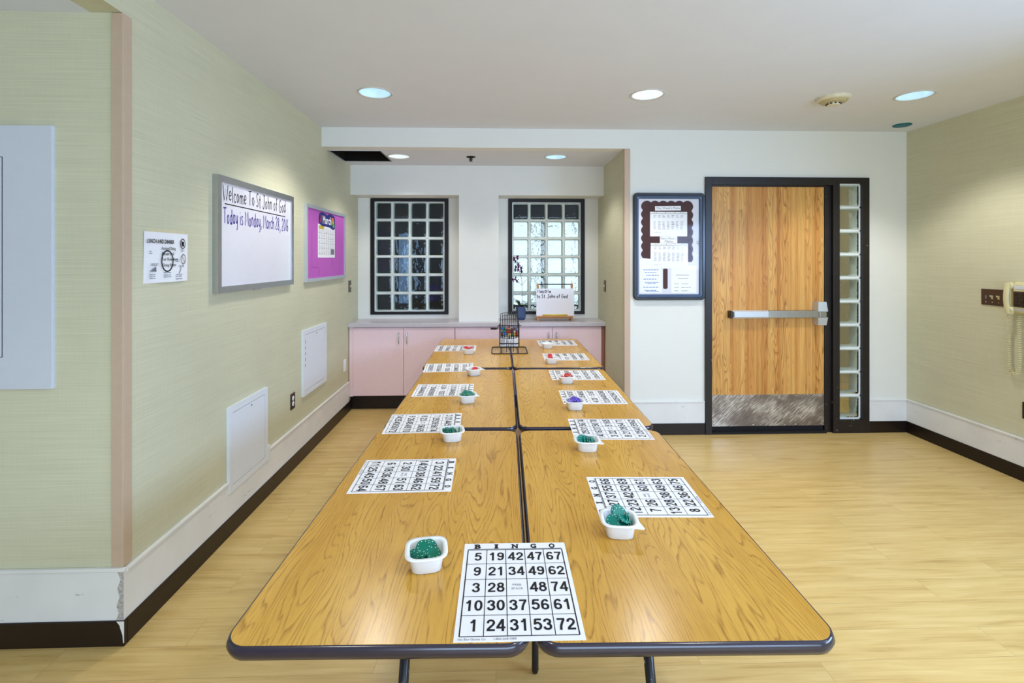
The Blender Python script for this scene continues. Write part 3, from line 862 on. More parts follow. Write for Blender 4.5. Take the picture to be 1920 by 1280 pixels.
# ================================================================== ALCOVE CABINETS
CF, CT = 4.985, 0.838       # cabinet face, underside of the worktop
def handle(parent, x, z0, z1, y):
    MB().tube(smooth_path([(x, y, z0), (x, y - 0.018, z0 + 0.004), (x, y - 0.026, z0 + 0.02), (x, y - 0.026, z1 - 0.02), (x, y - 0.018, z1 - 0.004), (x, y, z1)], 3), 0.0052, 8).build('door_handle', CHROME, parent)
def cabinet(name, label, x0, x1, doors, handles, extra=None):
    t = thing(name, label, 'cabinet', ((x0 + x1) / 2, CF, 0))
    ox = -(x0 + x1) / 2
    mb = MB(); mb.box(x0 + ox, 0.019, 0.142, x1 + ox, 0.33, CT)
    mb.build('cabinet_body', PINK, t)
    MB().box(x0 + ox, 0.06, 0.0, x1 + ox, 0.075, 0.142).build('toe_kick', COVE, t)
    for (a, b), hx in zip(doors, handles):
        dr = MB().box(a + 0.002 + ox, 0, 0.150, b - 0.002 + ox, 0.018, CT - 0.012, 0, 0.0015).build('cabinet_door', PINK, t)
        if hx is not None: handle(dr, hx + ox, 0.672, 0.776, 0)
    return t
c = cabinet('base_cabinet', 'pink laminate two-door base cabinet under the dark window', XL + 0.005, -0.414, [(-1.432, -0.927), (-0.927, -0.416)], [-0.973, -0.892])
MB().box(-0.5255, 0.001, 0.142, -0.489, 0.019, CT).build('filler_strip', PINK, c)
cabinet('filler_cabinet', 'plain pink laminate panel cabinet under the pier between windows', -0.413, 0.060, [(-0.412, 0.059)], [None])
c = cabinet('base_cabinet', 'pink laminate two-door base cabinet under the easel', 0.061, 1.104, [(0.063, 0.573), (0.573, 1.074)], [0.535, 0.613])
MB().box(0.4935, 0.001, 0.142, 0.521, 0.019, CT).build('filler_strip', BROWNPANEL, c)['label'] = 'brown side filler strip'
tag(MB().box(XL + 0.001, 4.952, CT, 1.109, 5.329, 0.878, 0, 0.004).build('worktop', COUNTER), 'long grey laminate worktop across the alcove cabinets', 'worktop')

# ================================================================== FOLDING TABLES
TZ = 0.74
def folding_table(label, cx, cy, W, L, rot, rod=None):
    t = thing('folding_table', label, 'table', (cx, cy, 0), (0, 0, R(rot)), 'oak laminate folding tables pushed together')
    a, b = W / 2, L / 2
    r = 0.045
    e = 0.006
    MB().prism(rrect(-a + e, -b + e, a - e, b - e, r, 8), TZ - 0.026, TZ).build('tabletop', OAK, t)
    prof = [(e + 0.001, TZ - 0.0005), (0.002, TZ - 0.0015), (0.0, TZ - 0.006), (-0.003, TZ - 0.014), (0.0, TZ - 0.022), (0.003, TZ - 0.028), (e + 0.012, TZ - 0.029)]
    MB().loft([[(x, y, z) for x, y in rrect(-a + q, -b + q, a - q, b - q, max(r + e - q, 0.01), 8)] for q, z in prof], 0, True).build('edge_band', EDGE, t)
    for q in (-a + 0.008, a - 0.030):
        MB().box(q, -b + 0.22, TZ - 0.065, q + 0.022, b - 0.05, TZ - 0.0292).build('apron', BLACKMET, t)
    for s in (-1, 1):
        top = (0.0, s * (b - 0.40), TZ - 0.028)
        lg = MB().tube([top, (0.0, s * (b - 0.112), 0.03)], 0.0135, 12)
        lg.build('leg', LEGMET, t)
        MB().tube([(-a + 0.07, s * (b - 0.41), TZ - 0.042), (a - 0.07, s * (b - 0.41), TZ - 0.042)], 0.010, 8).build('leg_crossbar', BLACKMET, t)
        MB().tube([(-a + 0.10, s * (b - 0.11), 0.015), (a - 0.10, s * (b - 0.11), 0.015)], 0.015, 8).build('foot_bar', BLACKMET, t)
    if rod is not None:
        mb = MB().tube([(rod[0], rod[1], TZ - 0.0262), (rod[0], rod[1], 0.03), (rod[0], rod[1], 0.012), (rod[0], rod[1], 0.003), (rod[0], rod[1], 0.0)], [0.0115, 0.0125, 0.013, 0.010, 0.004], 12)
        mb.build('support_leg', BLACKMET, t)
    return t
folding_table('oak laminate folding table at the front, on the whiteboard side', -0.232, 1.626, 0.630, 1.250, -1.1)
folding_table('oak laminate folding table at the front, on the door side', 0.408, 1.613, 0.630, 1.250, -1.1, rod=(-0.268, 0.19))
folding_table('oak laminate folding table in the middle row, whiteboard side', -0.203, 2.886, 0.622, 1.200, -1.0)
folding_table('oak laminate folding table in the middle row, door side', 0.434, 2.876, 0.634, 1.196, -1.0)
folding_table('oak laminate folding table against the cabinets, whiteboard side', -0.203, 4.176, 0.648, 1.270, -0.3)
folding_table('oak laminate folding table against the cabinets, door side', 0.455, 4.160, 0.654, 1.266, -0.3)

# ================================================================== BINGO CARDS
def slab_letter(mb, ch, x, y, z, h, mi):
    wd = h * 0.95
    text(mb, ch, x, y, z, h, mi, 0.05, 'C', width=wd * (0.42 if ch == 'I' else 0.9))
    s = h * 0.12
    q = lambda a, b, c, d: mb.quad([(a, b, z + 0.00005), (c, b, z + 0.00005), (c, d, z + 0.00005), (a, d, z + 0.00005)], mi)
    if ch == 'I':
        q(x - wd * .34, y, x + wd * .34, y + s * 1.3); q(x - wd * .34, y + h - s * 1.3, x + wd * .34, y + h)
    if ch == 'B':
        q(x - wd * .60, y, x - wd * .1, y + s); q(x - wd * .60, y + h - s, x - wd * .1, y + h)
    if ch == 'N':
        q(x - wd * .62, y + h - s, x - wd * .2, y + h); q(x - wd * .62, y, x - wd * .15, y + s); q(x + wd * .2, y + h - s, x + wd * .62, y + h)
CW, CH = 0.272, 0.346
def bingo_card(label, cx, cy, rotdeg, rows, curl=0.0, z=TZ):
    """rows: five rows of five; None = free space; the sheet lies with its heading towards local +y"""
    mb = MB()
    a, b = CW / 2, CH / 2
    mb.box(-a, -b, 0.0, a, b, 0.0012, 0)
    zz = 0.0015
    q = lambda x0, y0, x1, y1, mi=1: mb.quad([(x0, y0, zz), (x1, y0, zz), (x1, y1, zz), (x0, y1, zz)], mi)
    gx0, gx1, gy0, gy1 = -a + 0.011, a - 0.011, -b + 0.0135, b - 0.030
    cw, rh = (gx1 - gx0) / 5, (gy1 - gy0) / 5
    for i in range(6):
        h = 0.0009 if 0 < i < 5 else 0.0014
        q(gx0 + i * cw - h, gy0, gx0 + i * cw + h, gy1)
        q(gx0, gy0 + i * rh - h * 0.8, gx1, gy0 + i * rh + h * 0.8)
    q(gx0, gy1 + 0.0028, gx1, gy1 + 0.0048, 2)
    q(gx0, gy1 + 0.0006, gx1, gy1 + 0.0016)
    zz = 0.0017
    for i, ch in enumerate('BINGO'):
        slab_letter(mb, ch, gx0 + (i + 0.5) * cw, gy1 + 0.0065, zz, 0.0185, 1)
    for j, row in enumerate(rows):
        for i, v in enumerate(row):
            x = gx0 + (i + 0.5) * cw; y = gy1 - (j + 1) * rh
            if v is None:
                text(mb, 'FREE', x, y + 0.035, zz, 0.0075, 2, 0.0, 'C', width=0.021)
                text(mb, 'SPACE', x, y + 0.022, zz, 0.0075, 2, 0.0, 'C', width=0.027)
            else:
                sv = str(v)
                number(mb, sv, x + (0.003 if len(sv) == 1 else 0.0005), y + 0.0135, zz, 0.0345, 0.0192, 1)
    text(mb, 'Sea Bay Games Co.', gx0 - 0.002, -b + 0.0035, zz, 0.0058, 2, 0.0, 'L', width=0.058)
    text(mb, '1-800-568-0188', gx0 + 0.072, -b + 0.0035, zz, 0.0058, 2, 0.0, 'L', width=0.046)
    o = mb.build('bingo_card', [PAPER, INK, GREYINK])
    o.location = (cx, cy, z); o.rotation_euler = (0, 0, R(rotdeg))
    return tag(o, label, 'bingo card', 'printed bingo cards on the tables')
def rand_rows():
    cols = [sorted(random.sample(range(1 + 15 * k, 16 + 15 * k), 5)) for k in range(5)]
    rows = [[cols[i][j] for i in range(5)] for j in range(5)]
    rows[2][2] = None
    return rows
LL = -90   # heading towards +x: read from the whiteboard side
RRt = 90   # heading towards -x: read from the door side
bingo_card('bingo card lying square across the seam between the two front tables', 0.050, 1.178, -0.4,
           [[5, 19, 42, 47, 67], [9, 21, 34, 49, 62], [3, 28, None, 48, 74], [10, 30, 37, 56, 61], [1, 24, 31, 53, 72]])
bingo_card('bingo card on the front table whose last row reads 11 25 45 50 64', -0.326, 1.793, LL + 1.0,
           [[3, 22, 41, 59, 72], [14, 20, 38, 46, 62], [2, 30, None, 51, 63], [6, 18, 36, 48, 67], [11, 25, 45, 50, 64]])
bingo_card('bingo card bridging two tables, its last row 14 25 43 50 72', -0.341, 2.357, LL + 2.0,
           [[3, 21, 44, 52, 68], [7, 29, 39, 58, 74], [8, 23, None, 56, 65], [9, 26, 45, 49, 70], [14, 25, 43, 50, 72]])
bingo_card('bingo card on the middle whiteboard-side table behind a tub of green chips', -0.308, 2.944, LL + 0.5, rand_rows())
bingo_card('bingo card bridging middle and back tables on the whiteboard side', -0.337, 3.552, LL + 3.0, rand_rows())
bingo_card('bingo card on the back table beside the bingo cage, whiteboard side', -0.349, 4.316, LL, rand_rows())
bingo_card('bingo card on the front table whose last row reads 8 22 36 46 75', 0.490, 1.610, RRt - 2.0,
           [[5, 27, 37, 55, 66], [12, 23, 42, 52, 69], [7, 26, None, 60, 61], [13, 28, 38, 49, 63], [8, 22, 36, 46, 75]])
bingo_card('bingo card bridging two tables, its last row 2 25 41 59 62', 0.517, 2.250, RRt - 2.0,
           [[1, 29, 31, 56, 74], [14, 16, 37, 50, 70], [3, 22, None, 51, 65], [8, 21, 39, 54, 71], [2, 25, 41, 59, 62]])
bingo_card('bingo card behind the tub of purple chips', 0.540, 2.770, RRt - 1.5, rand_rows())
bingo_card('bingo card on the middle door-side table behind a tub of red chips', 0.537, 3.298, RRt - 1.0, rand_rows())
bingo_card('bingo card on the back table behind the tub with a domed red chip pile', 0.549, 3.912, RRt - 1.0, rand_rows())
bingo_card('bingo card closest to the cabinets, behind the empty white tub', 0.562, 4.560, RRt, rand_rows())

# ================================================================== CHIP TUBS
def squircle(r, z, n=40, p=3.6, ry=None):
    ry = r if ry is None else ry
    out = []
    for k in range(n):
        a = 2 * PI * k / n
        c, s_ = math.cos(a), math.sin(a)
        out.append((math.copysign(abs(c) ** (2 / p), c) * r, math.copysign(abs(s_) ** (2 / p), s_) * ry, z))
    return out
def tub(label, x, y, rot, group='white plastic chip tubs on the tables', tab=True, z=TZ):
    mb = MB()
    prof = [(0.012, 0.0), (0.034, 0.0), (0.038, 0.003), (0.044, 0.040), (0.0445, 0.0415), (0.0535, 0.0415), (0.054, 0.0425), (0.0535, 0.044), (0.0435, 0.044), (0.042, 0.041), (0.0365, 0.006), (0.033, 0.004), (0.012, 0.004)]
    mb.loft([squircle(r, zz) for r, zz in prof], 0, True, True, True, True)
    if tab:
        mb.prism([(0.028, -0.0528), (0.058, -0.0560), (0.0625, -0.052), (0.0528, -0.016)], 0.0413, 0.0436)
    o = mb.build('chip_tub', TUB)
    o.location = (x, y, z); o.rotation_euler = (0, 0, R(rot))
    return tag(o, label, 'tub', group)
_chip_mesh = {}
def chip_mesh(m):
    if m.name in _chip_mesh: return _chip_mesh[m.name]
    r = 0.0195
    mb = MB().lathe([(r - 0.0012, -0.0018), (r, -0.0010), (r, 0.0010), (r - 0.0012, 0.0018)], (0, 0, 0), 28, 0, True, True)
    for k in range(9):
        a = 2 * PI * k / 9
        for zz in (0.0019, -0.0019):
            mb.lathe([(0.0001, zz), (0.0012, zz)], (0.0148 * math.cos(a), 0.0148 * math.sin(a), 0), 6, 1, False, False, False)
        mb.box(r * math.cos(a) - 0.0008, r * math.sin(a) - 0.0008, -0.0007, r * math.cos(a) + 0.0008, r * math.sin(a) + 0.0008, 0.0007, 1)
    o = mb.build('bingo_chip', [m, CHIPDOT])
    _chip_mesh[m.name] = o.data
    bpy.data.objects.remove(o)
    return _chip_mesh[m.name]
def chips(m, cat_label, group, x, y, rot, spots, z=TZ):
    base = Matrix.Translation((x, y, z)) @ Matrix.Rotation(R(rot), 4, 'Z')
    for px, py, pz, tx, ty, tz in spots:
        o = bpy.data.objects.new('bingo_chip', chip_mesh(m))
        COL.objects.link(o)
        o.matrix_world = base @ Matrix.Translation((px, py, pz)) @ Euler((R(tx), R(ty), R(tz))).to_matrix().to_4x4()
        tag(o, cat_label, 'bingo chip', group)
tub('white tub of green chips beside the bingo card on the front seam', -0.177, 1.262, 8, tab=False)
chips(GREENCHIP, 'green dotted bingo chip in the tub beside the front seam card', 'green chips in the tub by the front seam card', -0.177, 1.262, 0,
      [(-0.012, 0.000, 0.037, 20, -8, 0), (0.018, -0.004, 0.034, 16, 12, 0), (-0.008, 0.008, 0.043, 24, 2, 0), (0.006, 0.020, 0.036, 28, 24, 0), (-0.028, -0.008, 0.026, 60, -60, 0), (0.003, -0.010, 0.021, 20, 60, 0), (-0.008, -0.012, 0.012, 4, -4, 0), (0.016, 0.015, 0.012, -8, 4, 0)])
tub('white tub of teal chips at the corner of the front door-side card', 0.350, 1.394, -6)
chips(TEAL, 'teal dotted bingo chip in the tub at the front door-side card', 'teal chips in the tub at the front door-side card', 0.350, 1.394, 0,
      [(0.004, 0.012, 0.050, 48, 4, 0), (0.000, 0.018, 0.052, 50, 2, 0), (-0.018, -0.004, 0.037, 34, -8, 0), (0.014, -0.004, 0.043, 6, 20, 0), (0.026, 0.004, 0.035, 10, 74, 0), (0.032, 0.004, 0.034, 10, 76, 0), (0.012, -0.016, 0.026, 24, 8, 0), (-0.022, -0.010, 0.026, 10, -12, 0), (0.0, 0.0, 0.012, 3, -3, 0), (0.010, 0.016, 0.020, -10, 2, 0)])
tub('white tub of green chips standing on edge by the bridging card', -0.190, 2.138, 190)
chips(GREENCHIP, 'green chip standing on edge in the tub by the bridging card', 'green chips on edge in the second whiteboard-side tub', -0.190, 2.138, 0,
      [(-0.031 + 0.0075 * k, 0.002 * (k % 2), 0.030 + 0.0018 * (k % 3), 8, 66 + 3 * (k % 3), 0) for k in range(7)] + [(0.029, -0.002, 0.036, 6, 100, 0), (-0.002, -0.002, 0.010, 0, 0, 0)])
tub('white tub of teal chips leaning in a row by the second door-side card', 0.372, 2.010, -4)
chips(TEAL, 'teal chip leaning in the tub by the second door-side card', 'teal chips in the second door-side tub', 0.372, 2.010, 0,
      [(-0.020, 0.004, 0.040, 46, 24, 0), (-0.012, 0.004, 0.039, 46, 28, 0), (0.000, 0.002, 0.035, 30, 58, 0), (0.009, 0.002, 0.034, 20, 64, 0), (0.019, 0.0, 0.033, 24, 60, 0), (0.026, 0.0, 0.032, 20, 62, 0), (-0.016, -0.006, 0.014, 0, 6, 0), (0.012, -0.008, 0.010, 0, 2, 0)])
tub('white tub heaped with green chips on the middle whiteboard-side table', -0.158, 2.697, 10)
chips(GREENCHIP, 'green chip heaped in the tub on the middle whiteboard-side table', 'green chips in the middle whiteboard-side tub', -0.158, 2.697, 0,
      [(-0.020, 0.0, 0.040, 30, -20, 0), (-0.006, 0.004, 0.048, 34, 6, 0), (0.014, 0.002, 0.046, 30, 16, 0), (0.026, 0.0, 0.038, 24, 30, 0), (-0.004, -0.010, 0.036, 40, -8, 0), (0.014, -0.012, 0.034, 36, 10, 0), (0.0, 0.0, 0.018, 4, 3, 0), (0.01, 0.01, 0.026, -4, 3, 0)])
tub('white tub of purple chips on the middle door-side table', 0.409, 2.562, 0)
chips(PURPLE, 'purple bingo chip in the tub on the middle door-side table', 'purple chips in one tub', 0.409, 2.562, 0,
      [(-0.020, -0.002, 0.043, 12, -8, 0), (0.014, 0.002, 0.047, 14, 12, 0), (-0.002, 0.004, 0.050, 16, -10, 0), (0.024, -0.006, 0.038, 6, 24, 0), (-0.018, 0.004, 0.036, 8, -6, 0), (0.008, -0.006, 0.033, 4, 8, 0), (0.0, 0.0, 0.012, 0, 2, 0), (0.006, 0.004, 0.022, 2, -3, 0)])
tub('white tub with few red chips beside the card bridging to the back table', -0.151, 3.325, 20)
chips(RED, 'red chip low in the tub by the card bridging to the back table', 'red chips in the third whiteboard-side tub', -0.151, 3.325, 0,
      [(0.010, 0.012, 0.040, 18, 4, 0), (0.004, 0.008, 0.030, 8, 2, 0), (-0.004, -0.004, 0.014, 0, 4, 0), (0.008, 0.002, 0.022, 4, -2, 0)])
tub('white tub with red chips and one tilted up on the middle door-side table', 0.442, 3.097, 0)
chips(RED, 'red chip in the tub on the middle door-side table', 'red chips in the middle door-side tub', 0.442, 3.097, 0,
      [(-0.004, 0.004, 0.044, 16, -4, 0), (0.006, 0.002, 0.049, 14, 4, 0), (0.032, 0.004, 0.044, 10, 66, 0), (-0.016, -0.002, 0.038, 8, -12, 0), (0.0, 0.0, 0.020, 0, 3, 0), (0.004, 0.006, 0.030, 4, 2, 0)])
tub('white tub with red chips lying over its rim by the bingo cage', -0.225, 4.067, 0, tab=False)
chips(RED, 'red chip in the tub beside the bingo cage', 'red chips in the tub beside the cage', -0.225, 4.067, 0,
      [(-0.020, 0.0, 0.051, 24, 6, 0), (0.012, 0.0, 0.047, 6, 2, 0), (0.026, 0.008, 0.0525, 4, -4, 0), (-0.006, 0.002, 0.040, 2, 2, 0), (0.0, 0.0, 0.020, 0, 0, 0), (0.004, 0.002, 0.030, 0, 0, 0)])
tub('white tub with a domed pile of red chips on the back door-side table', 0.412, 3.681, 0)
chips(RED, 'red chip piled in the tub on the back door-side table', 'red chips in the back door-side tub', 0.412, 3.681, 0,
      [(-0.008, 0.004, 0.054, 40, 0, 0), (-0.004, -0.004, 0.040, 14, 4, 0), (0.002, 0.0, 0.030, 6, 2, 0), (0.0, 0.002, 0.018, 0, 0, 0)])
tub('empty white plastic tub in front of the card closest to the cabinets', 0.448, 4.296, 0, tab=False)

# ================================================================== BINGO CAGE
CX, CY = 0.113, 4.19
t = thing('bingo_cage', 'black wire bingo cage with crank standing on the back table seam', 'bingo cage', (CX, CY, TZ))
r = 0.0042
mb = MB().tube([(x, y, 0.0045) for x, y in rrect(-0.148, -0.155, 0.148, 0.150, 0.03, 4)], r, 8, 0, True)
mb.build('base_frame', BLACKMET, t)
mb = MB()
for s in (-1, 1):
    x = 0.082 * s
    mb.tube(smooth_path([(x, 0.0, 0.232), (x, 0.0, 0.10), (x, 0.0, 0.045), (x * 0.96, 0.0, 0.03), (x * 0.9, 0.0, 0.028)], 3), r, 8)
    mb.tube([(x * 0.86, -0.152, 0.0045), (x * 0.86, -0.06, 0.024), (x * 0.86, 0.06, 0.024), (x * 0.86, 0.148, 0.0045)], r, 8)
mb.tube([(-0.078, 0.0, 0.028), (0.078, 0.0, 0.028)], r, 8)
mb.tube([(-0.080, 0.0, 0.060), (0.080, 0.0, 0.060)], r, 8)
mb.build('upright_stand', BLACKMET, t)
AZ = 0.213
def bulge(x): return 0.100 + 0.016 * math.cos(x / 0.076 * PI / 2)
mb = MB()
for k in range(9):
    x = -0.074 + 0.0185 * k
    rr = bulge(x)
    mb.tube([(x, rr * math.cos(2 * PI * j / 28), AZ + rr * math.sin(2 * PI * j / 28)) for j in range(28)], 0.0021, 6, 0, True)
for k in range(7):
    a = 2 * PI * k / 7 + 0.35
    mb.tube([(x, bulge(x) * math.cos(a), AZ + bulge(x) * math.sin(a)) for x in [-0.074 + 0.0185 * q for q in range(9)]], 0.0021, 6)
for s in (-1, 1):
    for k in range(3):
        a = PI * k / 3
        mb.tube([(s * 0.074, bulge(0.074) * math.cos(a), AZ + bulge(0.074) * math.sin(a)), (s * 0.074, -bulge(0.074) * math.cos(a), AZ - bulge(0.074) * math.sin(a))], 0.0019, 6)
mb.build('drum', BLACKMET, t)
c = MB().tube(smooth_path([(0.102, 0, AZ), (-0.080, 0, AZ), (-0.092, 0, AZ), (-0.097, 0, AZ - 0.008), (-0.098, 0, AZ - 0.022), (-0.105, 0, AZ - 0.026), (-0.150, 0, AZ - 0.026)], 3), 0.0035, 8).build('crank', BLACKMET, t)
MB().tube([(-0.158, 0, AZ - 0.026), (-0.156, 0, AZ - 0.026), (-0.108, 0, AZ - 0.026), (-0.106, 0, AZ - 0.026)], [0.006, 0.0085, 0.0085, 0.006], 10).build('crank_grip', GAP, c)
mb = MB()
mb.tube(smooth_path([(-0.026, -0.125, 0.012), (-0.026, -0.128, 0.06), (-0.022, -0.124, 0.175), (-0.016, -0.124, 0.194), (0.018, -0.124, 0.194), (0.027, -0.124, 0.175), (0.030, -0.128, 0.06), (0.030, -0.125, 0.012)], 3), 0.0028, 6)
mb.tube(smooth_path([(-0.012, -0.05, 0.093), (-0.010, -0.11, 0.07), (-0.012, -0.150, 0.05), (0.0, -0.160, 0.036), (0.012, -0.150, 0.05), (0.010, -0.11, 0.07), (0.012, -0.05, 0.093)], 3), 0.0025, 6)
mb.build('ball_chute', BLACKMET, t)
BALLC = [('yellow', srgb(240, 196, 30)), ('red', srgb(190, 24, 34)), ('blue', srgb(24, 110, 190)), ('green', srgb(10, 110, 74)), ('white', srgb(232, 232, 230)), ('dark red', srgb(112, 18, 24))]
ball_me = {}
br = 0.0095
for nm, c in BALLC:
    o = MB().lathe([(br * math.sin(PI * k / 8) + 1e-5, -br * math.cos(PI * k / 8)) for k in range(9)], (0, 0, 0), 12).build('bingo_ball', flat(nm.replace(' ', '_') + '_ball_plastic', c, 0.3, 0, 0.5, 0.04))
    ball_me[nm] = o.data
    bpy.data.objects.remove(o)
spots = []
lay = 0
zz = AZ - bulge(0) + br + 0.0032
while lay < 5:
    half = 0.062
    y_ext = math.sqrt(max(0, (0.100 - br) ** 2 - (zz - AZ) ** 2))
    ny = int(y_ext / (2 * br + 0.0006))
    for iy in range(-ny, ny + 1):
        for ix in range(7):
            x = -half + ix * (2 * half / 6)
            if (zz - AZ) ** 2 + (iy * (2 * br + 0.0006)) ** 2 > (bulge(x) - br - 0.003) ** 2: continue
            spots.append((x, iy * (2 * br + 0.0006), zz))
    zz += 2 * br + 0.0002; lay += 1
pick = random.Random(5)
spots = [s for s in spots if s[2] < AZ - 0.03 or pick.random() < 0.45]
for k, s in enumerate(spots):
    nm = pick.choice([b[0] for b in BALLC])
    o = bpy.data.objects.new('bingo_ball', ball_me[nm]); COL.objects.link(o)
    o.location = (CX + s[0], CY + s[1], TZ + s[2])
    tag(o, nm + ' bingo ball lying in the black wire cage', 'bingo ball', nm + ' bingo balls in the wire cage')
# printed white carton behind the drum
mb = MB().box(-0.082, 0, 0, 0.082, 0.045, 0.098, 0, 0.002)
for x0, x1, zz in ((-0.07, -0.03, 0.02), (0.02, 0.045, 0.02), (0.055, 0.075, 0.02)):
    mb.box(x0, -0.0006, zz, x1, 0.0, zz + 0.005, 1)
mb.box(-0.076, -0.0005, 0.03, -0.03, 0.0, 0.09, 2)
o = mb.build('carton', [PAPER, GREYINK, PALEINK]); o.location = (CX - 0.004, 4.352, TZ)
tag(o, 'small white printed carton standing behind the bingo cage', 'carton')

# ================================================================== ORCHID AND EASEL ON THE WORKTOP
WT = 0.878
t = thing('potted_orchid', 'purple orchid in a blue square pot on the worktop', 'plant', (0.262, 5.185, WT), (0, 0, R(12)))
mb = MB().loft([squircle(0.030, 0.0, 24, 6), squircle(0.038, 0.012, 24, 6), squircle(0.044, 0.03, 24, 8), squircle(0.043, 0.140, 24, 8), squircle(0.040, 0.140, 24, 8), squircle(0.038, 0.12, 24, 8)], 0, False, True, True, False)
mb.build('pot', BLUEPOT, t)
MB().loft([squircle(0.0385, 0.118, 24, 8), squircle(0.03, 0.132, 24, 4), squircle(0.012, 0.138, 24, 2)], 0, True, True, False, True).build('soil', SOIL, t)
def leaf(mb, path, wmax, mi=0):
    P = [Vector(p) for p in smooth_path(path, 4)]
    n = len(P); rows = []
    for i, p in enumerate(P):
        d = (P[min(i + 1, n - 1)] - P[max(i - 1, 0)]).normalized()
        s = d.cross(Vector((0, 0, 1)))
        s = s.normalized() if s.length > 1e-4 else Vector((1, 0, 0))
        u = s.cross(d)
        wd = wmax * math.sin(PI * min(1, 0.12 + 0.88 * i / (n - 1))) ** 0.7 + 0.001
        rows.append([p - s * wd, p - u * wd * 0.25, p + s * wd, p + u * 0.002 - u * wd * 0.25])
    mb.loft(rows, mi, True, True, True, True)
for k, pth in enumerate([[(0.01, 0, 0.125), (0.05, -0.02, 0.175), (0.085, -0.03, 0.150)], [(-0.01, 0, 0.125), (-0.05, -0.01, 0.160), (-0.085, 0.0, 0.135)], [(0.0, -0.005, 0.125), (0.02, -0.04, 0.165), (0.03, -0.075, 0.150)], [(0, 0.01, 0.125), (-0.02, 0.04, 0.19), (-0.03, 0.07, 0.20)]]):
    mb = MB(); leaf(mb, pth, 0.022); mb.build('leaf', LEAF, t)
st = smooth_path([(0.012, 0, 0.125), (0.014, 0, 0.30), (0.008, 0, 0.42), (-0.018, 0, 0.52), (-0.050, 0, 0.60), (-0.075, 0, 0.655)], 4)
MB().tube(st, 0.0022, 6).build('stem', STEM, t)
MB().tube(smooth_path([(0.012, 0, 0.36), (-0.02, 0, 0.395), (-0.055, 0, 0.42), (-0.085, 0, 0.425)], 4), 0.0018, 6).build('stem', STEM, t)
MB().tube(smooth_path([(0.012, 0, 0.36), (0.045, 0, 0.41), (0.062, 0, 0.425)], 4), 0.0018, 6).build('stem', STEM, t)
rf = random.Random(3)
for fx, fz in [(-0.078, 0.640), (-0.045, 0.655), (-0.058, 0.615), (-0.030, 0.590), (-0.055, 0.560), (-0.025, 0.555), (-0.062, 0.530), (-0.030, 0.522), (0.004, 0.548), (0.006, 0.515), (-0.088, 0.425), (-0.062, 0.432), (-0.045, 0.412)]:
    mb = MB()
    cy = rf.uniform(-0.02, 0.01)
    for q in range(5):
        a = 2 * PI * q / 5 + rf.uniform(0, 1)
        leaf(mb, [(fx, cy, fz), (fx + 0.013 * math.cos(a), cy - 0.006, fz + 0.013 * math.sin(a)), (fx + 0.025 * math.cos(a), cy - 0.003, fz + 0.025 * math.sin(a))], 0.0105)
    mb.build('blossom', PETAL, t)

t = thing('tabletop_easel', 'pine tabletop easel with ledge on the worktop', 'easel', (0.610, 5.11, WT))
for s in (-1, 1):
    MB().box(s * 0.177 - 0.011, -0.012, 0.0, s * 0.177 + 0.011, 0.010, 0.385, 0, 0.002).build('easel_post', PINE, t)
    MB().box(s * 0.177 - 0.010, 0.010, 0.0, s * 0.177 + 0.010, 0.15, 0.018, 0, 0.002).build('easel_foot', PINE, t)
MB().box(-0.166, -0.010, 0.022, 0.166, 0.008, 0.042, 0, 0.002).build('easel_rail', PINE, t)
MB().box(-0.190, -0.045, 0.044, 0.190, -0.012, 0.052, 0, 0.002).build('easel_ledge', PINE, t)
MB().box(-0.166, -0.008, 0.372, 0.166, 0.006, 0.382, 0, 0.002).build('easel_top_rail', GAP, t)
mb = MB().tube([(-0.13, -0.020, 0.0605), (0.13, -0.020, 0.0605)], 0.0085, 8)
o = mb.build('marker_tray_rod', YELLOW); o.name = 'yellow_ruler'
o.location = (0.610, 5.11, WT); tag(o, 'yellow stick lying on the pine easel ledge', 'stick')
o = MB(); o.box(-0.196, -0.005, 0.0, 0.196, 0.0, 0.282, 0, 0.001)
o2 = o
# writing drawn in the board plane (x right, z up)
wm = MB()
handwrite(wm, 'WelcOMe', -0.186, 0.238, 0, 0.031, 0.0058, 0, 0.145, wob=0.04)
handwrite(wm, 'to St. John of God', -0.190, 0.184, 0, 0.036, 0.0058, 0, 0.325, wob=0.05)
vmap = {}
for v in wm.bm.verts: vmap[v] = o2.bm.verts.new((v.co.x, -0.0056, v.co.y))
for f in wm.bm.faces: o2.bm.faces.new([vmap[v] for v in f.verts]).material_index = 1
wm.bm.free()
o = o2.build('dry_erase_board', [WHITEBOARD, INK]); o.location = (0.612, 5.091, WT + 0.0525)
tag(o, 'small white welcome board resting on the pine easel', 'whiteboard')

# ================================================================== LEFT WALL
def on_left(name, label, cat, yc, zc): return thing(name, label, cat, (XL, yc, zc), LEFTWALL)
# whiteboard
t = on_left('whiteboard', 'large aluminium-framed whiteboard with handwritten welcome and date', 'whiteboard', 3.096, 1.650)
a, b = 0.481, 0.312
MB().box(-a + 0.02, -b + 0.02, 0.004, a - 0.02, b - 0.02, 0.020).build('writing_surface', WHITEBOARD, t)
mb = MB(); ring_frame(mb, [(-a, -b), (a, -b), (a, b), (-a, b)], [(-a + 0.034, -b + 0.034), (a - 0.034, -b + 0.034), (a - 0.034, b - 0.034), (-a + 0.034, b - 0.034)], 0.0, 0.030)
mb.build('frame', ALU, t)
mb = MB()
handwrite(mb, 'Welcome To St John of God', -0.418, 0.185, 0.0205, 0.082, 0.0062, 0, 0.79, wob=0.05)
ribbon(mb, [(-0.40, 0.166), (0.36, 0.160)], 0.006, 0.0205, 0)
handwrite(mb, 'Today is Monday, March 28, 2016', -0.415, 0.062, 0.0205, 0.082, 0.0068, 1, 0.83, wob=0.06)
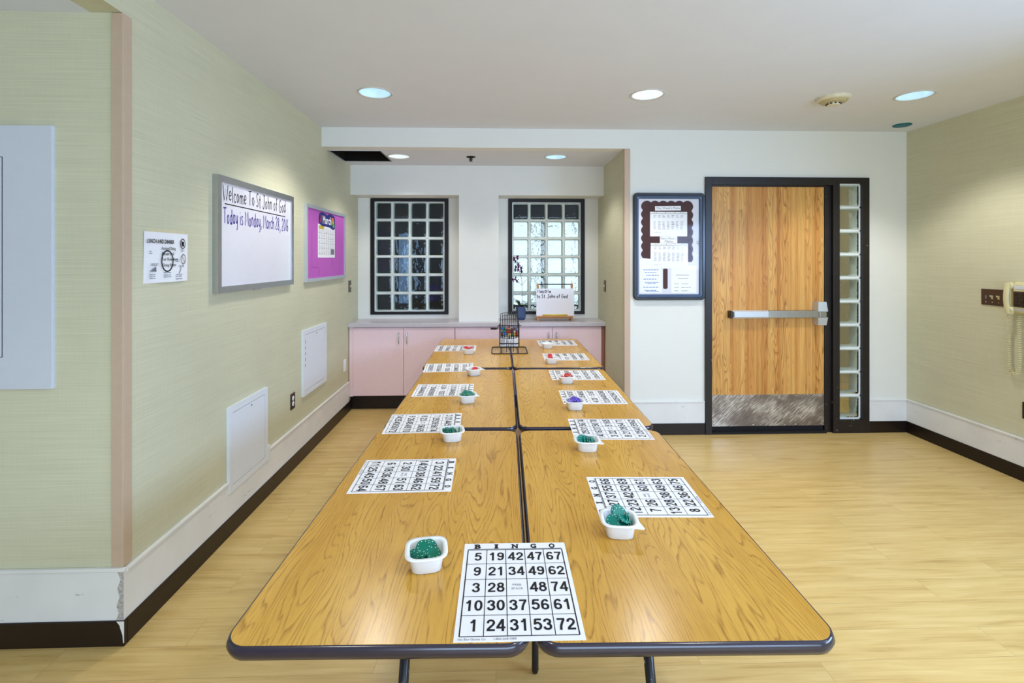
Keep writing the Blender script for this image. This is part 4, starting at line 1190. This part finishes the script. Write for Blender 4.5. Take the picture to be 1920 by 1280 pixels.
mb.build('handwriting', [INK, PURPLEINK], t)
MB().box(-0.05, -b - 0.008, 0.0, 0.03, -b, 0.012, 0, 0.002).build('clip', ALU, t)
# purple board
t = on_left('bulletin_board', 'magenta-papered bulletin board in an aluminium frame', 'bulletin board', 4.319, 1.642)
a, b = 0.488, 0.303
mb = MB().box(-a + 0.015, -b + 0.015, 0.004, a - 0.015, b - 0.015, 0.016)
for x, y, x1, y1 in ((-0.36, -0.19, -0.355, 0.11), (-0.36, -0.195, -0.21, -0.190), (0.13, -0.19, 0.134, -0.10), (-0.205, -0.26, -0.20, -0.2)):
    mb.box(x, y, 0.0161, x1, y1, 0.0166, 1)
mb.build('backing', [MAGENTA, flat('dark_magenta_fold', srgb(150, 60, 146), 0.65)], t)
mb = MB(); ring_frame(mb, [(-a, -b), (a, -b), (a, b), (-a, b)], [(-a + 0.026, -b + 0.026), (a - 0.026, -b + 0.026), (a - 0.026, b - 0.026), (-a + 0.026, b - 0.026)], 0.0, 0.026)
mb.build('frame', BRIGHTALU, t)
# calendar sheet on it
mb = MB().box(-0.211, -0.139, 0, 0.211, 0.139, 0.0012)
zz = 0.0015
for i in range(8):
    x = -0.195 + i * 0.39 / 7
    mb.quad([(x - 0.0012, -0.115, zz), (x + 0.0012, -0.115, zz), (x + 0.0012, 0.10, zz), (x - 0.0012, 0.10, zz)], 2)
for j in range(6):
    y = -0.115 + j * 0.043
    mb.quad([(-0.195, y - 0.001, zz), (0.195, y - 0.001, zz), (0.195, y + 0.001, zz), (-0.195, y + 0.001, zz)], 2)
for i in range(7):
    for j in range(5):
        for k in range(3):
            x = -0.190 + i * 0.39 / 7; y = -0.108 + j * 0.043 + k * 0.011
            mb.quad([(x, y, zz), (x + random.uniform(.02, .042), y, zz), (x + random.uniform(.02, .042), y + 0.005, zz), (x, y + 0.005, zz)], 2 if k else 1)
mb.quad([(-0.19, 0.10, zz), (-0.07, 0.10, zz), (-0.07, 0.128, zz), (-0.19, 0.128, zz)], 3)
mb.quad([(0.10, -0.112, zz + .0002), (0.195, -0.112, zz + .0002), (0.195, -0.065, zz + .0002), (0.10, -0.065, zz + .0002)], 1)
o = mb.build('calendar_sheet', [PAPER, GREYINK, PALEINK, YELLOW]); o.location = (XL + 0.0168, 4.300, 1.669); o.rotation_euler = LEFTWALL
tag(o, 'white printed month calendar sheet pinned to the magenta board', 'calendar')
mb = MB()
rs = random.Random(8)
poly = [(-0.19, -0.04), (-0.12, -0.056), (-0.02, -0.052), (0.06, -0.056), (0.15, -0.074), (0.195, -0.06), (0.20, 0.0), (0.185, 0.046), (0.13, 0.060), (0.05, 0.062), (0.0, 0.044), (-0.06, 0.056), (-0.14, 0.062), (-0.19, 0.045), (-0.2, 0.0)]
mb.prism(poly, 0, 0.0015, 0)
text(mb, 'March', -0.115, -0.030, 0.0017, 0.066, 1, 0.03, 'L', width=0.215)
mb.prism([(-0.175, -0.02), (-0.15, -0.028), (-0.135, 0.03), (-0.16, 0.038)], 0.0015, 0.0019, 2)
mb.prism([(0.10, 0.03), (0.15, 0.035), (0.17, 0.0), (0.12, 0.01)], 0.0015, 0.0019, 3)
mb.prism([(0.12, 0.008), (0.17, -0.004), (0.165, -0.022), (0.12, -0.012)], 0.0015, 0.0019, 4)
mb.prism([(0.12, -0.014), (0.185, -0.024), (0.175, -0.055), (0.14, -0.05)], 0.0015, 0.0019, 5)
o = mb.build('month_sign', [MARCHBLUE, PAPER, RED, ORANGE, YELLOW, LIME]); o.location = (XL + 0.0186, 4.312, 1.849); o.rotation_euler = LEFTWALL
tag(o, 'deep blue cut-out month sign with white lettering above the calendar', 'sign')
# lunch and dinner notice
mb = MB()
N = 10
a, b = 0.146, 0.110
f = lambda x, y: 0.004 + 0.004 * math.sin(x * 18 + 1) * (0.5 - y / (2 * b))
front = [[(-a + 2 * a * i / N, -b + 2 * b * j / N) for j in range(N + 1)] for i in range(N + 1)]
V = [[mb.bm.verts.new((x, y, f(x, y))) for x, y in rw] for rw in front]
Vb = [[mb.bm.verts.new((x, y, f(x, y) - 0.0008)) for x, y in rw] for rw in front]
for i in range(N):
    for j in range(N):
        mb.bm.faces.new((V[i][j], V[i + 1][j], V[i + 1][j + 1], V[i][j + 1])).smooth = True
        mb.bm.faces.new((Vb[i][j], Vb[i][j + 1], Vb[i + 1][j + 1], Vb[i + 1][j])).smooth = True
mb.box(-a + 0.02, b, 0.0, a - 0.02, b + 0.014, 0.003, 2)
zz = 0.0092
text(mb, 'LUNCH AND DINNER', -0.136, 0.062, zz, 0.017, 1, 0.03, 'L', width=0.176)
def circ(x, y, rx, ry, wd, mi=1, slash=False):
    p = [(x + rx * math.cos(2 * PI * k / 24), y + ry * math.sin(2 * PI * k / 24)) for k in range(25)]
    ribbon(mb, p, wd, zz, mi)
    if slash: ribbon(mb, [(x - rx * .7, y + ry * .7), (x + rx * .7, y - ry * .7)], wd * .8, zz, mi)
circ(-0.006, -0.016, 0.038, 0.046, 0.006)
circ(0.102, 0.064, 0.017, 0.022, 0.004, 1, True); circ(0.106, -0.008, 0.016, 0.022, 0.003, 1, True)
mb.quad([(0.096, 0.052, zz), (0.108, 0.052, zz), (0.110, 0.074, zz), (0.094, 0.074, zz)], 1)
for ln, x, y, wd in (('Assisted Dining', -0.045, 0.034, 0.095), ('Reserved', -0.042, 0.010, 0.080), ('for Resident', -0.040, -0.014, 0.105), ('Dining Room', -0.038, -0.040, 0.090)):
    text(mb, ln, x, y, zz + 0.0002, 0.014, 1, 0.01, 'L', width=wd)
mb.prism([(-0.118, -0.060), (-0.080, -0.040), (-0.078, -0.062)], zz - 0.0002, zz, 3)
ribbon(mb, smooth_path([(0.078, -0.036), (0.088, -0.05), (0.076, -0.075)]), 0.004, zz, 3)
for x0, x1, ys in ((-0.12, -0.085, (-0.076, -0.084, -0.092)), (-0.03, 0.02, (-0.070, -0.080, -0.088)), (0.052, 0.098, (-0.080, -0.088, -0.100)), (-0.12, -0.104, (0.024, 0.016)), (-0.11, -0.066, (-0.030, -0.036)), (0.05, 0.078, (-0.012, -0.020)), (0.090, 0.112, (0.034, 0.028)), (0.094, 0.116, (-0.038, -0.044))):
    for y in ys: bars(mb, x0, x1, y, zz, 0.0032, 3)
o = mb.build('notice_sheet', [PAPER, INK, IVORY, GREYINK]); o.location = (XL, 2.258, 1.526); o.rotation_euler = LEFTWALL
tag(o, 'white lunch and dinner notice taped to the grasscloth wall', 'notice')
# access panels
def access_panel(label, y0, y1, z0, z1, hinge=False):
    t = on_left('access_panel', label, 'access panel', (y0 + y1) / 2, (z0 + z1) / 2)
    t['group'] = 'white access panels low on the wall'
    a, b = (y1 - y0) / 2, (z1 - z0) / 2
    mb = MB(); ring_frame(mb, [(-a, -b), (a, -b), (a, b), (-a, b)], [(-a + 0.035, -b + 0.035), (a - 0.035, -b + 0.035), (a - 0.035, b - 0.035), (-a + 0.035, b - 0.035)], 0, 0.016)
    mb.build('panel_frame', PANELWHITE, t)
    MB().box(-a + 0.0345, -b + 0.0345, 0.002, a - 0.0345, b - 0.0345, 0.010).build('panel_gap', GAP, t)
    MB().box(-a + 0.038, -b + 0.038, 0.008, a - 0.038, b - 0.038, 0.015, 0, 0.001).build('panel_door', PANELWHITE, t)
    MB().lathe([(0.0001, 0.0165), (0.006, 0.0165), (0.006, 0.015)], (0.02, b - 0.055, 0), 10).build('latch', GREYINK, t)
    return t
access_panel('white access panel notched into the white base', 2.752, 3.205, 0.229, 0.702)
t = access_panel('white access panel below the magenta bulletin board', 3.790, 4.303, 0.470, 0.973)
for k in range(5):
    MB().box(-0.2215, -0.03 + k * 0.045, 0.013, -0.2165, -0.005 + k * 0.045, 0.0165).build('hinge_mark', GAP, t)
# outlets and plates
def outlet(name, label, rot, loc, plate, face, group=None):
    t = thing(name, label, 'outlet', loc, rot, group)
    MB().box(-0.0365, -0.0575, 0, 0.0365, 0.0575, 0.006, 0, 0.002).build('cover_plate', plate, t)
    for s in (-1, 1):
        mb = MB().lathe([(0.0001, 0.0082), (0.0165, 0.0082), (0.0172, 0.0055)], (0, s * 0.0195, 0), 16)
        mb.box(-0.007, s * 0.0195 - 0.004, 0.0082, -0.005, s * 0.0195 + 0.006, 0.0086, 1).box(0.005, s * 0.0195 - 0.004, 0.0082, 0.007, s * 0.0195 + 0.006, 0.0086, 1)
        mb.build('socket', [face, GAP], t)
    MB().lathe([(0.0001, 0.0075), (0.003, 0.0075), (0.003, 0.006)], (0, 0, 0), 8).build('plate_screw', CHROME, t)
    return t
outlet('wall_outlet', 'dark brown duplex outlet between the two access panels', LEFTWALL, (XL, 3.624, 0.490), DARKPLATE, PAPER)
outlet('wall_outlet', 'dark brown outlet low on the wall below the telephone', RIGHTWALL, (XR, 3.230, 0.484), DARKPLATE, DARKPLATE)
t = thing('blank_plate', 'white wall plate beside the pink cabinet', 'wall plate', (XL, 4.857, 0.483), LEFTWALL)
MB().box(-0.035, -0.0575, 0, 0.035, 0.0575, 0.007, 0, 0.002).build('cover_plate', PAPER, t)
MB().box(-0.017, -0.033, 0.007, 0.017, 0.033, 0.010, 0, 0.002).build('rocker', PAPER, t)
def switch(label, rot, loc, n, plate):
    t = thing('light_switch', label, 'light switch', loc, rot)
    w_ = 0.0365 + 0.023 * (n - 1)
    MB().box(-w_, -0.0585, 0, w_, 0.0585, 0.007, 0, 0.002).build('cover_plate', plate, t)
    for k in range(n):
        x = (k - (n - 1) / 2) * 0.046
        if n == 3 and k == 0:
            MB().box(x - 0.006, -0.012, 0.007, x + 0.006, 0.012, 0.0085, 0, 0.001).build('key_switch', GREYINK, t)
        else:
            mb = MB().box(x - 0.006, -0.013, 0.007, x + 0.006, 0.013, 0.0085)
            mb.loft([[(x - 0.005, -0.006, 0.008), (x + 0.005, -0.006, 0.008), (x + 0.005, 0.008, 0.008), (x - 0.005, 0.008, 0.008)], [(x - 0.004, 0.008, 0.024), (x + 0.004, 0.008, 0.024), (x + 0.004, 0.015, 0.022), (x - 0.004, 0.015, 0.022)]], 0, False, True, False, True)
            mb.build('toggle', IVORY, t)
        MB().lathe([(0.0001, 0.0085), (0.0035, 0.0085), (0.0035, 0.007)], (x, -0.036, 0), 8).build('plate_screw', IVORY, t)
    return t
switch('brown switch plate at the alcove edge of the whiteboard wall', LEFTWALL, (XL, 5.020, 1.243), 1, BROWNPLATE)
switch('brown switch plate on the alcove wall beside the bright window', RIGHTWALL, (1.11, 4.985, 1.243), 1, BROWNPLATE)
switch('brown triple switch plate beside the telephone', RIGHTWALL, (XR, 3.469, 1.240), 3, BROWNPLATE)

# big white panel on the wall facing us
t = thing('wall_cabinet_panel', 'large pale grey flush panel with inset door on the grasscloth wall', 'panel', (-2.16, 2.0, 1.526), BACKWALL)
MB().box(-0.42, -0.515, 0, 0.424, 0.515, 0.014, 0, 0.001).build('panel_frame', PANELGREY, t)
MB().box(-0.238, -0.390, 0.0135, 0.238, 0.392, 0.0146).build('panel_gap', GAP, t)
MB().box(-0.2355, -0.3875, 0.014, 0.2355, 0.3895, 0.0165, 0, 0.001).build('panel_door', PANELGREY, t)

# ================================================================== MENU CASE ON THE BACK WALL
t = thing('display_case', 'black framed enclosed menu case beside the door', 'display case', (1.4915, YB, 1.6255), BACKWALL)
a, b = 0.3125, 0.4615
mb = MB()
n = 6
o_ = lambda e, rr: rrect(-a + e, -b + e, a - e, b - e, rr, n)
mb.loft([[(x, y, z) for x, y in o_(e, rr)] for e, rr, z in ((0, .04, 0), (0, .04, 0.028), (0.006, .036, 0.036), (0.024, .024, 0.036), (0.028, .02, 0.030))], 0, False)
mb.build('case_frame', SHEENFRAME, t)
mb = MB(); mb.loft([[(x, y, z) for x, y in o_(e, rr)] for e, rr, z in ((0.028, .02, 0.030), (0.044, .012, 0.026), (0.050, .006, 0.012))], 0, False)
mb.build('inner_bezel', CASEINNER, t)
MB().box(-a + 0.03, -b + 0.03, 0.002, a - 0.03, b - 0.03, 0.010).build('case_backing', CASEBACK, t)
mb = MB()
def wavy_border():
    x0, x1, y0, y1 = -0.226, 0.198, -0.10, 0.382
    pts = []
    def side(p, q, amp, k):
        L = 10 * k
        for i in range(L):
            s_ = i / L
            nx, ny = (q[1] - p[1]), -(q[0] - p[0])
            l_ = math.hypot(nx, ny)
            d_ = amp * abs(math.sin(PI * k * s_))
            pts.append((p[0] + (q[0] - p[0]) * s_ + nx / l_ * d_, p[1] + (q[1] - p[1]) * s_ + ny / l_ * d_))
    side((x0, y0), (x1, y0 - 0.035), 0.0, 1)
    side((x1, y0 - 0.035), (x1, y1), 0.016, 7)
    side((x1, y1), (x0, y1), 0.014, 6)
    side((x0, y1), (x0, y0), 0.016, 7)
    return pts
mb.prism(wavy_border(), 0.010, 0.0108)
mb.prism(rrect(-0.050, -0.365, -0.010, -0.19, 0.012), 0.010, 0.0108)
mb.build('scalloped_border', MAROON, t)
MB().lathe([(0.0001, 0.030), (0.009, 0.030), (0.012, 0.026)], (0.250, 0.035, 0), 14).build('case_lock', CHROME, t)
MB().box(-a + 0.046, -b + 0.046, 0.022, a - 0.046, b - 0.046, 0.0235).build('case_window', ACRYLIC, t)
def case_sheet(name, label, x0, y0, x1, y1, z, fn, cat='menu', rot=0):
    mb = MB()
    cx, cy = (x0 + x1) / 2, (y0 + y1) / 2
    mb.box(x0 - cx, y0 - cy, 0, x1 - cx, y1 - cy, 0.0010)
    fn(mb, x0 - cx, y0 - cy, x1 - cx, y1 - cy, 0.0012)
    o = mb.build(name, [PAPER, INK, GREYINK, BLUEINK, PALEINK])
    o.location = (1.4915 + cx, YB - 0.0110 - z, 1.6255 + cy); o.rotation_euler = (PI / 2, R(-rot), 0)
    return tag(o, label, cat)
def menu_grid(mb, x0, y0, x1, y1, z):
    n = 7
    mb.quad([(x0, y1 - 0.018, z), (x1, y1 - 0.018, z), (x1, y1 - 0.0155, z), (x0, y1 - 0.0155, z)], 1)
    for i in range(7):
        x = x0 + 0.03 + i * (x1 - x0 - 0.05) / 7
        for y in [y1 - 0.034 - 0.0085 * k for k in range(3)] + [y1 - 0.085 - 0.0085 * k for k in range(9)]:
            wd = random.uniform(0.014, 0.028)
            mb.quad([(x, y, z), (x + wd, y, z), (x + wd, y + 0.0042, z), (x, y + 0.0042, z)], 4 if random.random() < 0.9 else 2)
    for x in (-0.125, -0.105, -0.03, 0.05, 0.10, 0.122):
        mb.quad([(x, y1 - 0.0095, z), (x + 0.006, y1 - 0.0095, z), (x + 0.006, y1 - 0.0045, z), (x, y1 - 0.0045, z)], 1)
    bars(mb, x0 + 0.03, x0 + 0.10, y0 + 0.03, z, 0.004, 4)
case_sheet('menu_sheet', "upper printed weekly menu sheet in the display case", -0.164, 0.088, 0.160, 0.300, 0.0010, menu_grid)
case_sheet('menu_sheet', "lower printed weekly menu sheet in the display case", -0.160, -0.190, 0.166, 0.028, 0.0022, menu_grid, 'menu', -0.6)
def t1(mb, x0, y0, x1, y1, z): text(mb, "This Week's Menu", 0, y0 + 0.012, z, 0.021, 2, 0.0, 'C', width=0.205)
def t2(mb, x0, y0, x1, y1, z):
    text(mb, "Next Week's", 0, y1 - 0.026, z, 0.020, 2, 0.0, 'C', width=0.138); text(mb, 'Menu', 0, y0 + 0.006, z, 0.020, 2, 0.0, 'C', width=0.066)
case_sheet('title_strip', "paper strip reading This Week's Menu in the display case", -0.120, 0.310, 0.105, 0.350, 0.0, t1, 'sign', 0.8)
case_sheet('title_strip', "paper strip reading Next Week's Menu in the display case", -0.078, 0.030, 0.074, 0.087, 0.0, t2, 'sign')
def blue_lines(mb, x0, y0, x1, y1, z):
    for k, y in enumerate((0.20, 0.175, 0.15, 0.115, 0.085, 0.074, 0.04, 0.01, 0.0)):
        bars(mb, x0 + 0.03 + 0.012 * (k % 3), x1 - 0.03 - 0.02 * (k % 2), y0 + 0.012 + y * 0.93, z, 0.005, 3)
def grey_lines(mb, x0, y0, x1, y1, z):
    for y, c0, c1 in ((0.145, .045, .16), (0.115, .06, .15), (0.07, .03, .065), (0.07, .09, .15), (0.04, .03, .065), (0.04, .09, .17), (0.01, .03, .065), (0.01, .09, .15)):
        bars(mb, x0 + c0, x0 + c1, y0 + 0.008 + y, z, 0.0042, 2)
case_sheet('notice_sheet', 'notice with blue lines of print low in the display case', -0.252, -0.402, -0.060, -0.105, 0.0, blue_lines, 'notice')
case_sheet('notice_sheet', 'notice with grey lines of print low in the display case', 0.020, -0.402, 0.240, -0.165, 0.0, grey_lines, 'notice')

# ================================================================== TELEPHONE
t = thing('wall_telephone', 'beige push-button wall telephone with hanging coiled cord', 'telephone', (XR, 3.260, 1.250), RIGHTWALL)
# local x runs towards the camera side, so the handset sits at negative x
mb = MB().loft([[(x, y, z) for x, y in rrect(-0.062 + e, -0.108 + e, 0.130 - e, 0.110 - e, 0.018, 5)] for e, z in ((0.0, 0.0), (0.0, 0.020), (0.006, 0.030), (0.016, 0.034))], 0, True, True, False, True)
mb.loft([[(x, y, z) for x, y in rrect(-0.022 + e, -0.100 + e, 0.128 - e, 0.104 - e, 0.014, 5)] for e, z in ((0.0, 0.030), (0.003, 0.054), (0.012, 0.060))], 0, True, True, False, True)
mb.build('phone_body', PHONE, t)
mb = MB().box(-0.012, -0.060, 0.058, 0.100, 0.048, 0.064, 0, 0.003)
for i in range(3):
    for j in range(4):
        mb.box(-0.004 + i * 0.036, -0.054 + j * 0.025, 0.064, 0.022 + i * 0.036, -0.036 + j * 0.025, 0.070, 1, 0.002)
mb.build('keypad', [KEYS, DARKPLATE], t)
MB().box(-0.010, 0.062, 0.058, 0.100, 0.086, 0.063, 0, 0.002).build('number_card', PANELGREY, t)
MB().box(-0.010, -0.086, 0.058, 0.100, -0.070, 0.062, 0, 0.002).build('maker_strip', BRIGHTALU, t)
mb = MB()
pth = smooth_path([(-0.044, 0.104, 0.052), (-0.048, 0.085, 0.062), (-0.050, 0.03, 0.070), (-0.050, -0.03, 0.070), (-0.048, -0.085, 0.062), (-0.044, -0.108, 0.052)], 4)
rings = []
for i, (x, y, z) in enumerate(pth):
    s = i / (len(pth) - 1)
    e = abs(2 * s - 1) ** 3
    w2, h2 = 0.019 + 0.007 * e, 0.013 + 0.008 * e
    rings.append([(x + w2 * q[0], y, z + h2 * q[1]) for q in [(math.cos(2 * PI * k / 14), math.sin(2 * PI * k / 14)) for k in range(14)]])
mb.loft(rings, 0, True, True, True, True)
for s in (1, -1):
    mb.tube([(-0.040, s * 0.086, 0.066), (-0.036, s * 0.084, 0.052), (-0.034, s * 0.084, 0.038)], [0.022, 0.026, 0.024], 14)
mb.build('handset', PHONE, t)
# coiled cord: a long loop hanging from the handset back up to the body
core = smooth_path([(-0.046, -0.116, 0.052), (-0.062, -0.16, 0.040), (-0.072, -0.24, 0.028), (-0.074, -0.36, 0.026), (-0.072, -0.46, 0.026), (-0.055, -0.515, 0.026), (-0.030, -0.522, 0.026), (-0.008, -0.480, 0.026), (-0.003, -0.38, 0.026), (-0.005, -0.26, 0.027), (-0.008, -0.16, 0.027), (-0.002, -0.112, 0.020)], 10)
P = [Vector(p) for p in core]
L = [0]
for p, q in zip(P, P[1:]): L.append(L[-1] + (q - p).length)
turns = 56
pts = []
M = turns * 8
j = 0
for i in range(M + 1):
    s = L[-1] * i / M
    while j < len(L) - 2 and L[j + 1] < s: j += 1
    u = (s - L[j]) / max(1e-9, L[j + 1] - L[j])
    p = P[j].lerp(P[j + 1], u)
    d_ = (P[j + 1] - P[j]).normalized()
    n1 = Vector((0, 0, 1)).cross(d_); n1.normalize() if n1.length > 1e-5 else None
    n2 = d_.cross(n1)
    an = 2 * PI * turns * i / M
    rr = 0.0115
    pts.append(p + rr * (math.cos(an) * n1 + math.sin(an) * n2))
MB().tube(pts, 0.0023, 5).build('coiled_cord', PHONE, t)
